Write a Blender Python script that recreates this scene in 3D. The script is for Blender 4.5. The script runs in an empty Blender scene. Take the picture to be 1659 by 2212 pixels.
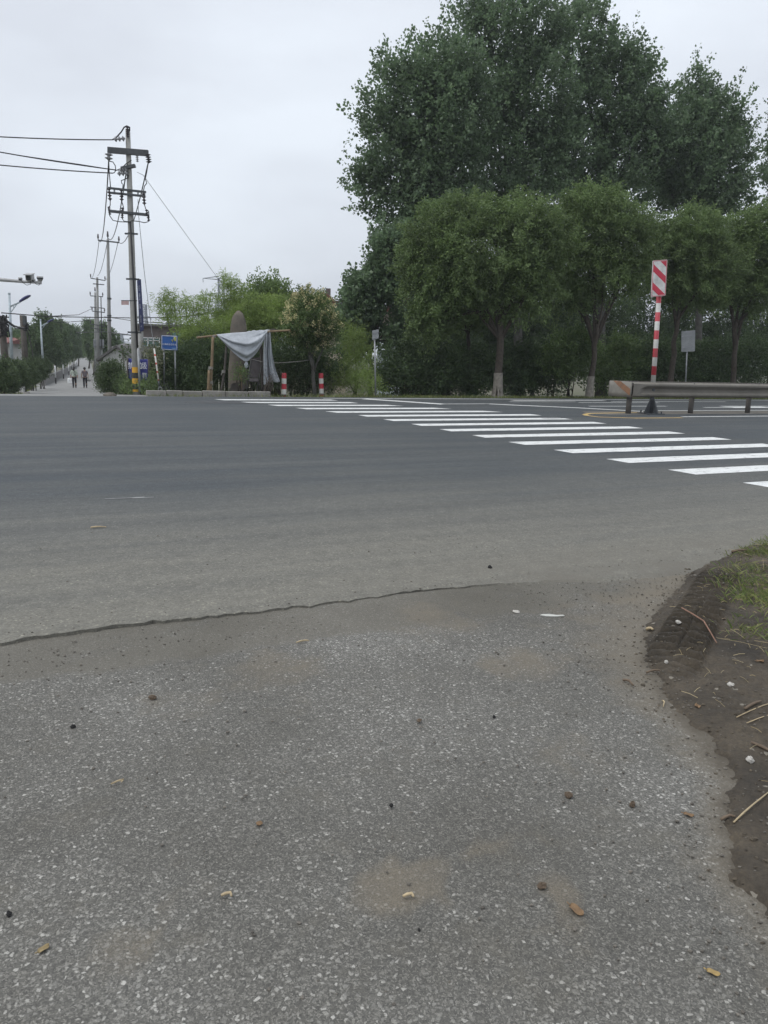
import bpy, math, random
import numpy as np
from mathutils import Vector, Matrix, Euler

SC = bpy.context.scene
COL = SC.collection
R = math.radians
random.seed(7)

# ------------------------------------------------------------------ camera
PITCH, ROLL, CAMZ, F = 11.62, 1.8, 1.5, 1659.0      # F, and all pixel pairs below, on a 1659 x 2212 picture
cam = bpy.data.cameras.new('camera')
cam.sensor_fit = 'VERTICAL'
cam.sensor_height = 36.0
cam.lens = 36.0 * F / 2212.0
cam.clip_start, cam.clip_end = 0.05, 9000
camo = bpy.data.objects.new('camera', cam)
COL.objects.link(camo)
CM = Euler((R(90 - PITCH), 0, 0)).to_matrix() @ Euler((0, 0, R(ROLL))).to_matrix()
camo.matrix_world = Matrix.Translation((0, 0, CAMZ)) @ CM.to_4x4()
SC.camera = camo
FWD = CM @ Vector((0, 0, -1))

# ------------------------------------------------------------------ sky, sun, exposure
SUN_EL, SUN_AZ = 58.0, -112.0                          # azimuth from +Y towards +X
world = bpy.data.worlds.new('World')
SC.world = world
world.use_nodes = True
wn, wl = world.node_tree.nodes, world.node_tree.links
wn.clear()
wout = wn.new('ShaderNodeOutputWorld')
wbg = wn.new('ShaderNodeBackground')
wbg.inputs['Strength'].default_value = 0.11
sky = wn.new('ShaderNodeTexSky')
sky.sky_type = 'NISHITA'
sky.sun_disc = False
sky.sun_elevation = R(SUN_EL)
sky.sun_rotation = R(SUN_AZ)
sky.dust_density = 4.0
wtc = wn.new('ShaderNodeTexCoord')
wmap = wn.new('ShaderNodeMapping')
wmap.inputs['Scale'].default_value = (1.0, 1.0, 2.6)
wno = wn.new('ShaderNodeTexNoise')
wno.inputs['Scale'].default_value = 2.1
wno.inputs['Detail'].default_value = 5
wno.inputs['Roughness'].default_value = 0.5
wramp = wn.new('ShaderNodeValToRGB')                  # overcast: underside of the cloud deck, thin and thick
wramp.color_ramp.elements[0].position = 0.36
wramp.color_ramp.elements[0].color = (5.75, 6.1, 6.7, 1)
wramp.color_ramp.elements[1].position = 0.62
wramp.color_ramp.elements[1].color = (7.0, 7.5, 8.15, 1)
wsep = wn.new('ShaderNodeSeparateXYZ')
wl.new(wtc.outputs['Generated'], wsep.inputs['Vector'])
wele = wn.new('ShaderNodeMapRange')
wele.inputs['From Min'].default_value, wele.inputs['From Max'].default_value = 0.0, 0.8
wele.inputs['To Min'].default_value, wele.inputs['To Max'].default_value = 1.0, 1.28
wl.new(wsep.outputs['Z'], wele.inputs['Value'])
wvm = wn.new('ShaderNodeVectorMath')
wvm.operation = 'SCALE'
wmix = wn.new('ShaderNodeMixRGB')
wmix.inputs['Fac'].default_value = 0.94
wl.new(wtc.outputs['Generated'], wmap.inputs['Vector'])
wl.new(wmap.outputs['Vector'], wno.inputs['Vector'])
wl.new(wno.outputs['Fac'], wramp.inputs['Fac'])
wl.new(sky.outputs['Color'], wmix.inputs['Color1'])
wl.new(wramp.outputs['Color'], wvm.inputs[0])
wl.new(wele.outputs['Result'], wvm.inputs['Scale'])
wl.new(wvm.outputs['Vector'], wmix.inputs['Color2'])
wl.new(wmix.outputs['Color'], wbg.inputs['Color'])
wl.new(wbg.outputs['Background'], wout.inputs['Surface'])

sun = bpy.data.lights.new('sun', 'SUN')
sun.energy = 1.4
sun.angle = R(40)
sun.color = (1.0, 0.97, 0.93)
suno = bpy.data.objects.new('sun', sun)
COL.objects.link(suno)
_d = Vector((math.sin(R(SUN_AZ)) * math.cos(R(SUN_EL)), math.cos(R(SUN_AZ)) * math.cos(R(SUN_EL)), math.sin(R(SUN_EL))))
suno.rotation_euler = (-_d).to_track_quat('-Z', 'Y').to_euler()
suno.location = (-20, 10, 40)

SC.view_settings.view_transform = 'Standard'
SC.view_settings.look = 'None'
SC.view_settings.exposure = 0.13
SC.view_settings.gamma = 1.0
SC.render.engine = 'CYCLES'
SC.cycles.max_bounces = 8
SC.cycles.diffuse_bounces = 4
SC.cycles.transmission_bounces = 3
SC.cycles.volume_bounces = 0
SC.cycles.use_adaptive_sampling = True
SC.cycles.adaptive_threshold = 0.02
SC.cycles.use_denoising = True

# ------------------------------------------------------------------ geometry of the place
AR = R(25.5)                                          # the main road runs 25.5 degrees off the camera's right
UX, UY = math.cos(AR), math.sin(AR)
NX, NY = -math.sin(AR), math.cos(AR)
def rd(s, n, z=0.0): return Vector((s * UX + n * NX, s * UY + n * NY, z))
def sn(p): return (p[0] * UX + p[1] * UY, p[0] * NX + p[1] * NY)
PROF_N = [-1e4, 24.6, 26.5, 40, 59.5, 97, 150, 270, 2000, 1e5]
PROF_Z = [0, 0, -0.06, -0.9, -1.6, -2.3, -2.9, -3.9, -4.5, -4.5]
def gz(n): return float(np.interp(n, PROF_N, PROF_Z))
def Z(x, y): return gz(x * NX + y * NY)
def ray(x, y): return CM @ Vector(((x - 829.5) / F, -(y - 1106) / F, -1))
def place(x, y, D):                                   # the point at depth D (metres ahead) on a line of sight
    d = ray(x, y)
    return Vector((0, 0, CAMZ)) + d * (D / d.y)
def flat(x, y, z=0.0):
    d = ray(x, y)
    return Vector((0, 0, CAMZ)) + d * ((z - CAMZ) / d.z)
def foot(x, D, y=850):                                # the ground under a line of sight at depth D
    p = place(x, y, D)
    p.z = Z(p.x, p.y)
    return p
def footn(x, n, y=850):                               # the ground under a line of sight at road offset n
    d = ray(x, y)
    t = n / (d.x * NX + d.y * NY)
    return Vector((d.x * t, d.y * t, gz(n)))
def mpp(p): return (Vector(p) - Vector((0, 0, CAMZ))).dot(FWD) / F   # metres per picture pixel at p

# ------------------------------------------------------------------ materials
MATS = {}
def nodes(name):
    m = bpy.data.materials.new(name)
    m.use_nodes = True
    nt = m.node_tree
    return m, nt.nodes, nt.links, nt.nodes['Principled BSDF']
def N(nd, t, **kw):
    n = nd.new(t)
    for k, v in kw.items():
        if k in n.inputs: n.inputs[k].default_value = v
        else: setattr(n, k, v)
    return n
def c4(c): return (c[0], c[1], c[2], 1)
def pm(name, c, rough=0.7, var=0.25, scale=6.0, bump=0.15, metal=0.0, c2=None, bscale=None, spec=0.4):
    if name in MATS: return MATS[name]
    m, nd, lk, b = nodes(name)
    tc = N(nd, 'ShaderNodeTexCoord')
    no = N(nd, 'ShaderNodeTexNoise', Scale=scale, Detail=6.0, Roughness=0.65)
    lk.new(tc.outputs['Object'], no.inputs['Vector'])
    rp = N(nd, 'ShaderNodeValToRGB')
    a = c2 if c2 else [v * (1 - var) for v in c]
    z = c if c2 else [min(1, v * (1 + var)) for v in c]
    rp.color_ramp.elements[0].position, rp.color_ramp.elements[1].position = 0.32, 0.68
    rp.color_ramp.elements[0].color, rp.color_ramp.elements[1].color = c4(a), c4(z)
    lk.new(no.outputs['Fac'], rp.inputs['Fac'])
    lk.new(rp.outputs['Color'], b.inputs['Base Color'])
    b.inputs['Roughness'].default_value = rough
    b.inputs['Metallic'].default_value = metal
    b.inputs['Specular IOR Level'].default_value = spec
    if bump:
        n2 = N(nd, 'ShaderNodeTexNoise', Scale=bscale or scale * 6, Detail=5.0)
        lk.new(tc.outputs['Object'], n2.inputs['Vector'])
        bp = N(nd, 'ShaderNodeBump', Strength=bump, Distance=0.02)
        lk.new(n2.outputs['Fac'], bp.inputs['Height'])
        lk.new(bp.outputs['Normal'], b.inputs['Normal'])
    MATS[name] = m
    return m
def leafmat(name, c1, c2, trans=0.25, rough=0.55):
    m, nd, lk, b = nodes(name)
    g = N(nd, 'ShaderNodeNewGeometry')
    rp = N(nd, 'ShaderNodeValToRGB')
    rp.color_ramp.elements[0].color, rp.color_ramp.elements[1].color = c4(c1), c4(c2)
    lk.new(g.outputs['Random Per Island'], rp.inputs['Fac'])
    tc = N(nd, 'ShaderNodeTexCoord')
    no = N(nd, 'ShaderNodeTexNoise', Scale=0.7, Detail=3.0)
    lk.new(tc.outputs['Object'], no.inputs['Vector'])
    hv = N(nd, 'ShaderNodeHueSaturation')
    mr = N(nd, 'ShaderNodeMapRange')
    mr.inputs['From Min'].default_value, mr.inputs['From Max'].default_value = 0.3, 0.7
    mr.inputs['To Min'].default_value, mr.inputs['To Max'].default_value = 0.66, 1.36
    lk.new(no.outputs['Fac'], mr.inputs['Value'])
    lk.new(mr.outputs['Result'], hv.inputs['Value'])
    lk.new(rp.outputs['Color'], hv.inputs['Color'])
    lk.new(hv.outputs['Color'], b.inputs['Base Color'])
    b.inputs['Roughness'].default_value = rough
    b.inputs['Specular IOR Level'].default_value = 0.45
    if trans:
        t = N(nd, 'ShaderNodeBsdfTranslucent')
        lk.new(hv.outputs['Color'], t.inputs['Color'])
        mx = N(nd, 'ShaderNodeMixShader', Fac=trans)
        lk.new(b.outputs['BSDF'], mx.inputs[1])
        lk.new(t.outputs['BSDF'], mx.inputs[2])
        lk.new(mx.outputs['Shader'], nd['Material Output'].inputs['Surface'])
    return m

def bandmat(name, ca, cb, period, offset=0.0, wx=0.0, wz=1.0, rough=0.55, dirt=0.35, frac=0.5):
    """alternating paint bands across (wx*x + wz*z), scuffed and dusty"""
    m, nd, lk, b = nodes(name)
    tc = N(nd, 'ShaderNodeTexCoord')
    sp = N(nd, 'ShaderNodeSeparateXYZ')
    lk.new(tc.outputs['Object'], sp.inputs['Vector'])
    a = N(nd, 'ShaderNodeMath', operation='MULTIPLY'); a.inputs[1].default_value = wx
    lk.new(sp.outputs['X'], a.inputs[0])
    c = N(nd, 'ShaderNodeMath', operation='MULTIPLY_ADD'); c.inputs[1].default_value = wz
    lk.new(sp.outputs['Z'], c.inputs[0]); lk.new(a.outputs[0], c.inputs[2])
    d = N(nd, 'ShaderNodeMath', operation='ADD'); d.inputs[1].default_value = offset + 1000 * period
    lk.new(c.outputs[0], d.inputs[0])
    e = N(nd, 'ShaderNodeMath', operation='DIVIDE'); e.inputs[1].default_value = period
    lk.new(d.outputs[0], e.inputs[0])
    f = N(nd, 'ShaderNodeMath', operation='FRACT'); lk.new(e.outputs[0], f.inputs[0])
    g = N(nd, 'ShaderNodeMath', operation='GREATER_THAN'); g.inputs[1].default_value = frac
    lk.new(f.outputs[0], g.inputs[0])
    mx = N(nd, 'ShaderNodeMixRGB'); mx.inputs['Color1'].default_value = c4(ca); mx.inputs['Color2'].default_value = c4(cb)
    lk.new(g.outputs[0], mx.inputs['Fac'])
    no = N(nd, 'ShaderNodeTexNoise', Scale=9.0, Detail=8.0, Roughness=0.7)
    lk.new(tc.outputs['Object'], no.inputs['Vector'])
    rp = N(nd, 'ShaderNodeValToRGB')
    rp.color_ramp.elements[0].position, rp.color_ramp.elements[1].position = 0.45, 0.8
    rp.color_ramp.elements[0].color, rp.color_ramp.elements[1].color = (0, 0, 0, 1), (dirt, dirt, dirt, 1)
    lk.new(no.outputs['Fac'], rp.inputs['Fac'])
    m2 = N(nd, 'ShaderNodeMixRGB'); m2.inputs['Color2'].default_value = (0.22, 0.19, 0.16, 1)
    lk.new(rp.outputs['Color'], m2.inputs['Fac']); lk.new(mx.outputs['Color'], m2.inputs['Color1'])
    lk.new(m2.outputs['Color'], b.inputs['Base Color'])
    b.inputs['Roughness'].default_value = rough
    return m

# ------------------------------------------------------------------ mesh helpers
def tag(o, label=None, cat=None, group=None, kind=None):
    if label: o['label'] = label
    if cat: o['category'] = cat
    if group: o['group'] = group
    if kind: o['kind'] = kind
    return o
def empty(name, loc, label=None, cat=None, group=None, rz=0.0):
    o = bpy.data.objects.new(name, None)
    o.empty_display_size = 0.2
    COL.objects.link(o)
    o.location = loc
    o.rotation_euler = (0, 0, rz)
    return tag(o, label, cat, group)
def link_mesh(name, me, mat, parent=None, smooth=False):
    if mat: me.materials.append(mat)
    if smooth:
        me.polygons.foreach_set('use_smooth', [True] * len(me.polygons))
    o = bpy.data.objects.new(name, me)
    COL.objects.link(o)
    if parent is not None: o.parent = parent
    return o
def copy_tree(o, parent=None):
    c = o.copy()
    COL.objects.link(c)
    if parent is not None: c.parent = parent
    for ch in [k for k in bpy.data.objects if k.parent == o]: copy_tree(ch, c)
    return c

class B:
    def __init__(s): s.v, s.f = [], []
    def add(s, vs, fs):
        k = len(s.v)
        s.v += [tuple(v) for v in vs]
        s.f += [tuple(i + k for i in f) for f in fs]
        return s
    def box(s, c, size, M=None, bev=0.0):
        x, y, z = [d / 2 for d in size]
        if bev:
            b = min(bev, x * .9, y * .9, z * .9)
            prof = [(-x + b, -y), (x - b, -y), (x, -y + b), (x, y - b), (x - b, y), (-x + b, y), (-x, y - b), (-x, -y + b)]
            ins = [(px * (1 - b / x), py * (1 - b / y)) for px, py in prof]
            rings = [[(px, py, -z) for px, py in ins], [(px, py, -z + b) for px, py in prof], [(px, py, z - b) for px, py in prof], [(px, py, z) for px, py in ins]]
            vs = [v for r in rings for v in r]
            fs = [tuple(range(7, -1, -1)), tuple(range(24, 32))]
            for r in range(3):
                for i in range(8):
                    j = (i + 1) % 8
                    fs.append((r * 8 + i, r * 8 + j, r * 8 + 8 + j, r * 8 + 8 + i))
        else:
            vs = [(-x, -y, -z), (x, -y, -z), (x, y, -z), (-x, y, -z), (-x, -y, z), (x, -y, z), (x, y, z), (-x, y, z)]
            fs = [(3, 2, 1, 0), (4, 5, 6, 7), (0, 1, 5, 4), (1, 2, 6, 5), (2, 3, 7, 6), (3, 0, 4, 7)]
        c = Vector(c)
        return s.add([c + ((M @ Vector(v)) if M else Vector(v)) for v in vs], fs)
    def tube(s, pts, rad, seg=8, cap=True, wob=0.0):
        pts = [Vector(p) for p in pts]
        n = len(pts)
        rad = [rad] * n if not hasattr(rad, '__len__') else list(rad)
        vs, fs, up = [], [], None
        for i, p in enumerate(pts):
            t = (pts[min(i + 1, n - 1)] - pts[max(i - 1, 0)])
            t = t.normalized() if t.length > 1e-9 else Vector((0, 0, 1))
            if up is None: up = Vector((1, 0, 0)) if abs(t.x) < .8 else Vector((0, 1, 0))
            a = t.cross(up).normalized()
            b = t.cross(a).normalized()
            up = -b if False else a.cross(t)
            for k in range(seg):
                an = 2 * math.pi * k / seg
                rr = rad[i] * (1 + wob * (random.random() - .5))
                vs.append(p + (a * math.cos(an) + b * math.sin(an)) * rr)
        for i in range(n - 1):
            for k in range(seg):
                j = (k + 1) % seg
                fs.append((i * seg + k, i * seg + j, (i + 1) * seg + j, (i + 1) * seg + k))
        if cap:
            fs.append(tuple(range(seg - 1, -1, -1)))
            fs.append(tuple(range((n - 1) * seg, n * seg)))
        return s.add(vs, fs)
    def ball(s, c, r, seg=10, rings=6, M=None, jit=0.0):
        c = Vector(c)
        r = (r, r, r) if not hasattr(r, '__len__') else r
        vs, fs = [], []
        for i in range(rings + 1):
            th = math.pi * i / rings
            for k in range(seg):
                ph = 2 * math.pi * k / seg
                q = 1 + jit * (random.random() - .5)
                v = Vector((r[0] * math.sin(th) * math.cos(ph) * q, r[1] * math.sin(th) * math.sin(ph) * q, r[2] * math.cos(th) * q))
                vs.append(c + ((M @ v) if M else v))
        for i in range(rings):
            for k in range(seg):
                j = (k + 1) % seg
                fs.append((i * seg + k, (i + 1) * seg + k, (i + 1) * seg + j, i * seg + j))
        return s.add(vs, fs)
    def prism(s, poly, off):
        """extrude a planar polygon (list of 3-D points) by the vector off"""
        n = len(poly)
        a = [Vector(p) for p in poly]
        off = Vector(off)
        fs = [tuple(range(n - 1, -1, -1)), tuple(range(n, 2 * n))] + [(i, (i + 1) % n, n + (i + 1) % n, n + i) for i in range(n)]
        return s.add(a + [p + off for p in a], fs)
    def grid(s, rows):
        n, m = len(rows), len(rows[0])
        return s.add([p for r in rows for p in r], [(i * m + j, i * m + j + 1, (i + 1) * m + j + 1, (i + 1) * m + j) for i in range(n - 1) for j in range(m - 1)])
    def build(s, name, mat, parent=None, smooth=False, local=False):
        me = bpy.data.meshes.new(name)
        vs = s.v
        if parent is not None and not local:
            L = Vector((0, 0, 0))
            q = parent
            while q is not None: L += q.location; q = q.parent
            vs = [(v[0] - L.x, v[1] - L.y, v[2] - L.z) for v in vs]
        me.from_pydata(vs, [], s.f)
        me.update()
        return link_mesh(name, me, mat, parent, smooth)

def np_mesh(name, V, k, mat, parent=None, shift=True):
    """V: (count*k, 3) vertices of count separate k-gons"""
    V = np.asarray(V, dtype=np.float32)
    if parent is not None and shift:
        V = V - np.array(parent.location, dtype=np.float32)
    me = bpy.data.meshes.new(name)
    nv = len(V)
    me.vertices.add(nv)
    me.vertices.foreach_set('co', V.ravel())
    me.loops.add(nv)
    me.loops.foreach_set('vertex_index', np.arange(nv, dtype=np.int32))
    me.polygons.add(nv // k)
    me.polygons.foreach_set('loop_start', np.arange(0, nv, k, dtype=np.int32))
    me.update(calc_edges=True)
    return link_mesh(name, me, mat, parent)
def unit(a): return a / np.maximum(np.linalg.norm(a, axis=-1, keepdims=True), 1e-9)
def leaf_quads(P, A, size, aspect, rng, fold=0.18):
    n = len(P)
    A = unit(A)
    W = unit(np.cross(A, rng.normal(size=(n, 3))))
    Nn = np.cross(A, W)
    L = (size * rng.uniform(.6, 1.3, (n, 1)))
    w = L * aspect * .5
    f = Nn * L * fold
    return np.stack([P, P + A * L * .5 + W * w + f, P + A * L, P + A * L * .5 - W * w + f], 1).reshape(-1, 3)
def sprays(S, D, L, nleaf, spread, rng, droop=0.0, axis_mix=.7):
    """leaf positions and axes along many twigs: S starts, D directions, L lengths"""
    n = len(S)
    t = rng.uniform(.05, 1, (n, nleaf, 1))
    L = L.reshape(n, 1, 1)
    P = S[:, None] + D[:, None] * L * t + rng.normal(size=(n, nleaf, 3)) * spread * (1.15 - .7 * t)
    P[..., 2] -= droop * (L * t * t)[..., 0]
    A = D[:, None] * axis_mix + rng.normal(size=(n, nleaf, 3)) * .7
    A[..., 2] -= droop * 1.2
    return P.reshape(-1, 3), A.reshape(-1, 3)
def lobe(x, y, rx, ry, D, depth=None):
    c = place(x, y, D)
    m = mpp(c)
    return (np.array(c), np.array([rx * m, (depth or rx * m * .9), ry * m]))
def lobe_twigs(lobes, n, rng, up=.5, shell=.35, jit=.5, ground=None):
    w = np.array([(l[1][0] * l[1][1] * l[1][2]) ** (2 / 3) for l in lobes])
    ix = rng.choice(len(lobes), n, p=w / w.sum())
    C = np.array([l[0] for l in lobes])[ix]
    Rr = np.array([l[1] for l in lobes])[ix]
    v = unit(rng.normal(size=(n, 3)))
    r = (shell + (1 - shell) * rng.uniform(0, 1, (n, 1)) ** .6) * .88
    S = C + v * Rr * r
    D = unit(v * .8 + np.array([0, 0, up]) + rng.normal(size=(n, 3)) * jit)
    return S, D
def crown(name, lobes, n, nleaf, L, spread, size, aspect, mat, parent, seed, up=.5, shell=.35, droop=0.0, jit=.5, axis_mix=.7, floor=None, shoots=0):
    rng = np.random.default_rng(seed)
    S, D = lobe_twigs(lobes, n, rng, up, shell, jit)
    P, A = sprays(S, D, L * rng.uniform(.45, 1.25, n), nleaf, spread, rng, droop, axis_mix)
    if shoots:                                            # upright leafy shoots standing clear of the crown
        S2, D2 = lobe_twigs(lobes, shoots, rng, 1.5, .82, .25)
        k = (D2[:, 2] > .35)
        S2, D2 = S2[k], D2[k]
        P2, A2 = sprays(S2, D2, L * rng.uniform(.8, 1.5, len(S2)), int(nleaf * .8), spread * .6, rng, 0, axis_mix)
        P, A = np.concatenate([P, P2]), np.concatenate([A, A2])
    if floor is not None:
        k = P[:, 2] > floor
        P, A = P[k], A[k]
    return np_mesh(name, leaf_quads(P, A, size, aspect, rng), 4, mat, parent)
def trunk(base, fork, r0, r1, limbs, mat, parent, seed, wob=.06, limb_r=.4, name='trunk'):
    rs = random.Random(seed)
    b = B()
    base, fork = Vector(base), Vector(fork)
    pts, rad = [], []
    for i in range(8):
        t = i / 7
        p = base.lerp(fork, t)
        p += Vector((rs.uniform(-1, 1), rs.uniform(-1, 1), 0)) * wob * min(1, t * 1.2) * (0 if t < .3 else 1)
        pts.append(p)
        rad.append(r0 + (r1 - r0) * t + (r0 * .45 * (1 - t * 7) if t < 1 / 7 else 0))
    pts[0] = pts[0] - Vector((0, 0, .08))
    b.tube(pts, rad, 9, wob=.12)
    for q in limbs:
        q = Vector(q)
        st = pts[rs.randint(4, 7)]
        mid = st.lerp(q, .5) + Vector((rs.uniform(-.2, .2), rs.uniform(-.2, .2), .15 * (q - st).length * .5))
        b.tube([st, st.lerp(mid, .5) + Vector((0, 0, .05)), mid, mid.lerp(q, .55), q], [r1 * .75, r1 * .6, r1 * limb_r, r1 * .25, .012], 6)
        for _ in range(4):
            a = st.lerp(q, rs.uniform(.35, .95))
            e = a + Vector((rs.uniform(-1, 1), rs.uniform(-1, 1), rs.uniform(.1, 1))) * min(.6, (q - st).length * .3)
            b.tube([a, a.lerp(e, .5) + Vector((0, 0, .05)), e], [r1 * .22, r1 * .14, .008], 5)
    return b.build(name, mat, parent, True)
def text_mesh(body, size, name, mat, parent, M, extrude=0.002):
    cu = bpy.data.curves.new(name, 'FONT')
    cu.body = body
    cu.size = size
    cu.align_x, cu.align_y = 'CENTER', 'CENTER'
    cu.extrude = extrude
    to = bpy.data.objects.new(name, cu)
    COL.objects.link(to)
    dg = bpy.context.evaluated_depsgraph_get()
    me = bpy.data.meshes.new_from_object(to.evaluated_get(dg))
    bpy.data.objects.remove(to)
    me.name = name
    me.transform(M)
    me.materials.clear()
    return link_mesh(name, me, mat, parent)
def facing(right, up):
    """matrix whose X is right, Z is up, Y points away from the viewer"""
    r = Vector(right).normalized(); u = Vector(up).normalized()
    y = u.cross(r).normalized()
    u = r.cross(y).normalized()
    return Matrix((r, y, u)).transposed()

# ================================================================== SETTING
exec_later = []

# ---- ground sheet
def prof_rows(extra):
    return sorted(set([n for n in PROF_N if -500 < n < 3000] + extra))
gmat, nd, lk, bs = nodes('verge earth and grass')
tc = N(nd, 'ShaderNodeTexCoord')
n1 = N(nd, 'ShaderNodeTexNoise', Scale=0.8, Detail=8.0, Roughness=0.7)
n2 = N(nd, 'ShaderNodeTexNoise', Scale=14.0, Detail=6.0, Roughness=0.7)
for k in (n1, n2): lk.new(tc.outputs['Object'], k.inputs['Vector'])
r1 = N(nd, 'ShaderNodeValToRGB')
r1.color_ramp.elements[0].position, r1.color_ramp.elements[1].position = 0.42, 0.6
r1.color_ramp.elements[0].color, r1.color_ramp.elements[1].color = (0.12, 0.10, 0.07, 1), (0.075, 0.095, 0.035, 1)
mm = N(nd, 'ShaderNodeMixRGB', blend_type='MULTIPLY', Fac=0.7)
r2 = N(nd, 'ShaderNodeValToRGB')
r2.color_ramp.elements[0].color, r2.color_ramp.elements[1].color = (0.45, 0.45, 0.45, 1), (1.3, 1.3, 1.3, 1)
lk.new(n1.outputs['Fac'], r1.inputs['Fac']); lk.new(n2.outputs['Fac'], r2.inputs['Fac'])
lk.new(r1.outputs['Color'], mm.inputs['Color1']); lk.new(r2.outputs['Color'], mm.inputs['Color2'])
lk.new(mm.outputs['Color'], bs.inputs['Base Color'])
bs.inputs['Roughness'].default_value = 0.95
b = B()
rows = []
for n in [-400, -30] + prof_rows([3, 30, 34, 46, 52, 70, 80, 120, 200, 400, 800]) + [3000]:
    rows.append([rd(s, n, gz(n) - 0.03) for s in (-2500, -300, -60, -20, 0, 20, 60, 300, 2500)])
tag(b.grid(rows).build('ground', gmat), kind='structure')

# ---- main road: a slab of newer asphalt with a broken near edge
road, nd, lk, bs = nodes('dusty asphalt')
tc = N(nd, 'ShaderNodeTexCoord')
sp = N(nd, 'ShaderNodeSeparateXYZ'); lk.new(tc.outputs['Object'], sp.inputs['Vector'])
st = N(nd, 'ShaderNodeMapping'); st.inputs['Scale'].default_value = (0.06, 1.1, 1)
lk.new(tc.outputs['Object'], st.inputs['Vector'])
ns = N(nd, 'ShaderNodeTexNoise', Scale=1.6, Detail=7.0, Roughness=0.62); lk.new(st.outputs['Vector'], ns.inputs['Vector'])
nb = N(nd, 'ShaderNodeTexNoise', Scale=0.45, Detail=5.0, Roughness=0.6); lk.new(tc.outputs['Object'], nb.inputs['Vector'])
nf = N(nd, 'ShaderNodeTexNoise', Scale=90.0, Detail=6.0, Roughness=0.75); lk.new(tc.outputs['Object'], nf.inputs['Vector'])
# dust lies along the near edge of the carriageway and thins out towards the wheel paths
dm = N(nd, 'ShaderNodeMapRange'); dm.inputs['From Min'].default_value, dm.inputs['From Max'].default_value = 4.2, 8.6
dm.inputs['To Min'].default_value, dm.inputs['To Max'].default_value = 1.0, 0.0
lk.new(sp.outputs['Y'], dm.inputs['Value'])
da = N(nd, 'ShaderNodeMath', operation='MULTIPLY_ADD'); da.inputs[1].default_value = 0.9
lk.new(ns.outputs['Fac'], da.inputs[0]); lk.new(dm.outputs['Result'], da.inputs[2])
db = N(nd, 'ShaderNodeMath', operation='MULTIPLY_ADD'); db.inputs[1].default_value = 0.45
lk.new(nb.outputs['Fac'], db.inputs[0]); lk.new(da.outputs[0], db.inputs[2])
dr = N(nd, 'ShaderNodeValToRGB')
dr.color_ramp.elements[0].position, dr.color_ramp.elements[1].position = 0.62, 1.5
dr.color_ramp.elements[1].position = 1.0
dsc = N(nd, 'ShaderNodeMath', operation='MULTIPLY'); dsc.inputs[1].default_value = 0.62
lk.new(db.outputs[0], dsc.inputs[0])
dr.color_ramp.elements[0].position = 0.36
dr.color_ramp.elements[0].color, dr.color_ramp.elements[1].color = (0.056, 0.064, 0.071, 1), (0.172, 0.165, 0.142, 1)
lk.new(dsc.outputs[0], dr.inputs['Fac'])
vo = N(nd, 'ShaderNodeTexVoronoi', Scale=95.0); lk.new(tc.outputs['Object'], vo.inputs['Vector'])
vs_ = N(nd, 'ShaderNodeSeparateColor'); lk.new(vo.outputs['Color'], vs_.inputs['Color'])
gr = N(nd, 'ShaderNodeValToRGB')
gr.color_ramp.elements[0].color, gr.color_ramp.elements[1].color = (0.72, 0.72, 0.72, 1), (1.12, 1.12, 1.12, 1)
e = gr.color_ramp.elements.new(0.93); e.color = (1.1, 1.1, 1.1, 1)
gr.color_ramp.elements[2].color = (1.7, 1.68, 1.6, 1)
lk.new(vs_.outputs['Red'], gr.inputs['Fac'])
m1 = N(nd, 'ShaderNodeMixRGB', blend_type='MULTIPLY', Fac=0.85)
lk.new(dr.outputs['Color'], m1.inputs['Color1']); lk.new(gr.outputs['Color'], m1.inputs['Color2'])
fr = N(nd, 'ShaderNodeValToRGB')
fr.color_ramp.elements[0].position, fr.color_ramp.elements[1].position = 0.3, 0.75
fr.color_ramp.elements[0].color, fr.color_ramp.elements[1].color = (0.7, 0.7, 0.7, 1), (1.25, 1.25, 1.25, 1)
lk.new(nf.outputs['Fac'], fr.inputs['Fac'])
m2 = N(nd, 'ShaderNodeMixRGB', blend_type='MULTIPLY', Fac=0.8)
lk.new(m1.outputs['Color'], m2.inputs['Color1']); lk.new(fr.outputs['Color'], m2.inputs['Color2'])
# wheel paths, oil drips and old scuffs drawn out along the carriageway
st2 = N(nd, 'ShaderNodeMapping'); st2.inputs['Scale'].default_value = (0.035, 1.9, 1); lk.new(tc.outputs['Object'], st2.inputs['Vector'])
nw = N(nd, 'ShaderNodeTexNoise', Scale=1.3, Detail=8.0, Roughness=0.7); lk.new(st2.outputs['Vector'], nw.inputs['Vector'])
wr = N(nd, 'ShaderNodeValToRGB'); wr.color_ramp.elements[0].position, wr.color_ramp.elements[1].position = 0.3, 0.72
wr.color_ramp.elements[0].color, wr.color_ramp.elements[1].color = (0.84, 0.845, 0.85, 1), (1.15, 1.145, 1.13, 1)
lk.new(nw.outputs['Fac'], wr.inputs['Fac'])
m3 = N(nd, 'ShaderNodeMixRGB', blend_type='MULTIPLY', Fac=1.0); lk.new(m2.outputs['Color'], m3.inputs['Color1']); lk.new(wr.outputs['Color'], m3.inputs['Color2'])
ng_ = N(nd, 'ShaderNodeTexNoise', Scale=9.0, Detail=9.0, Roughness=0.8); lk.new(tc.outputs['Object'], ng_.inputs['Vector'])
gg_ = N(nd, 'ShaderNodeValToRGB'); gg_.color_ramp.elements[0].position, gg_.color_ramp.elements[1].position = 0.3, 0.7
gg_.color_ramp.elements[0].color, gg_.color_ramp.elements[1].color = (0.80, 0.80, 0.80, 1), (1.22, 1.215, 1.20, 1)
lk.new(ng_.outputs['Fac'], gg_.inputs['Fac'])
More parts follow.
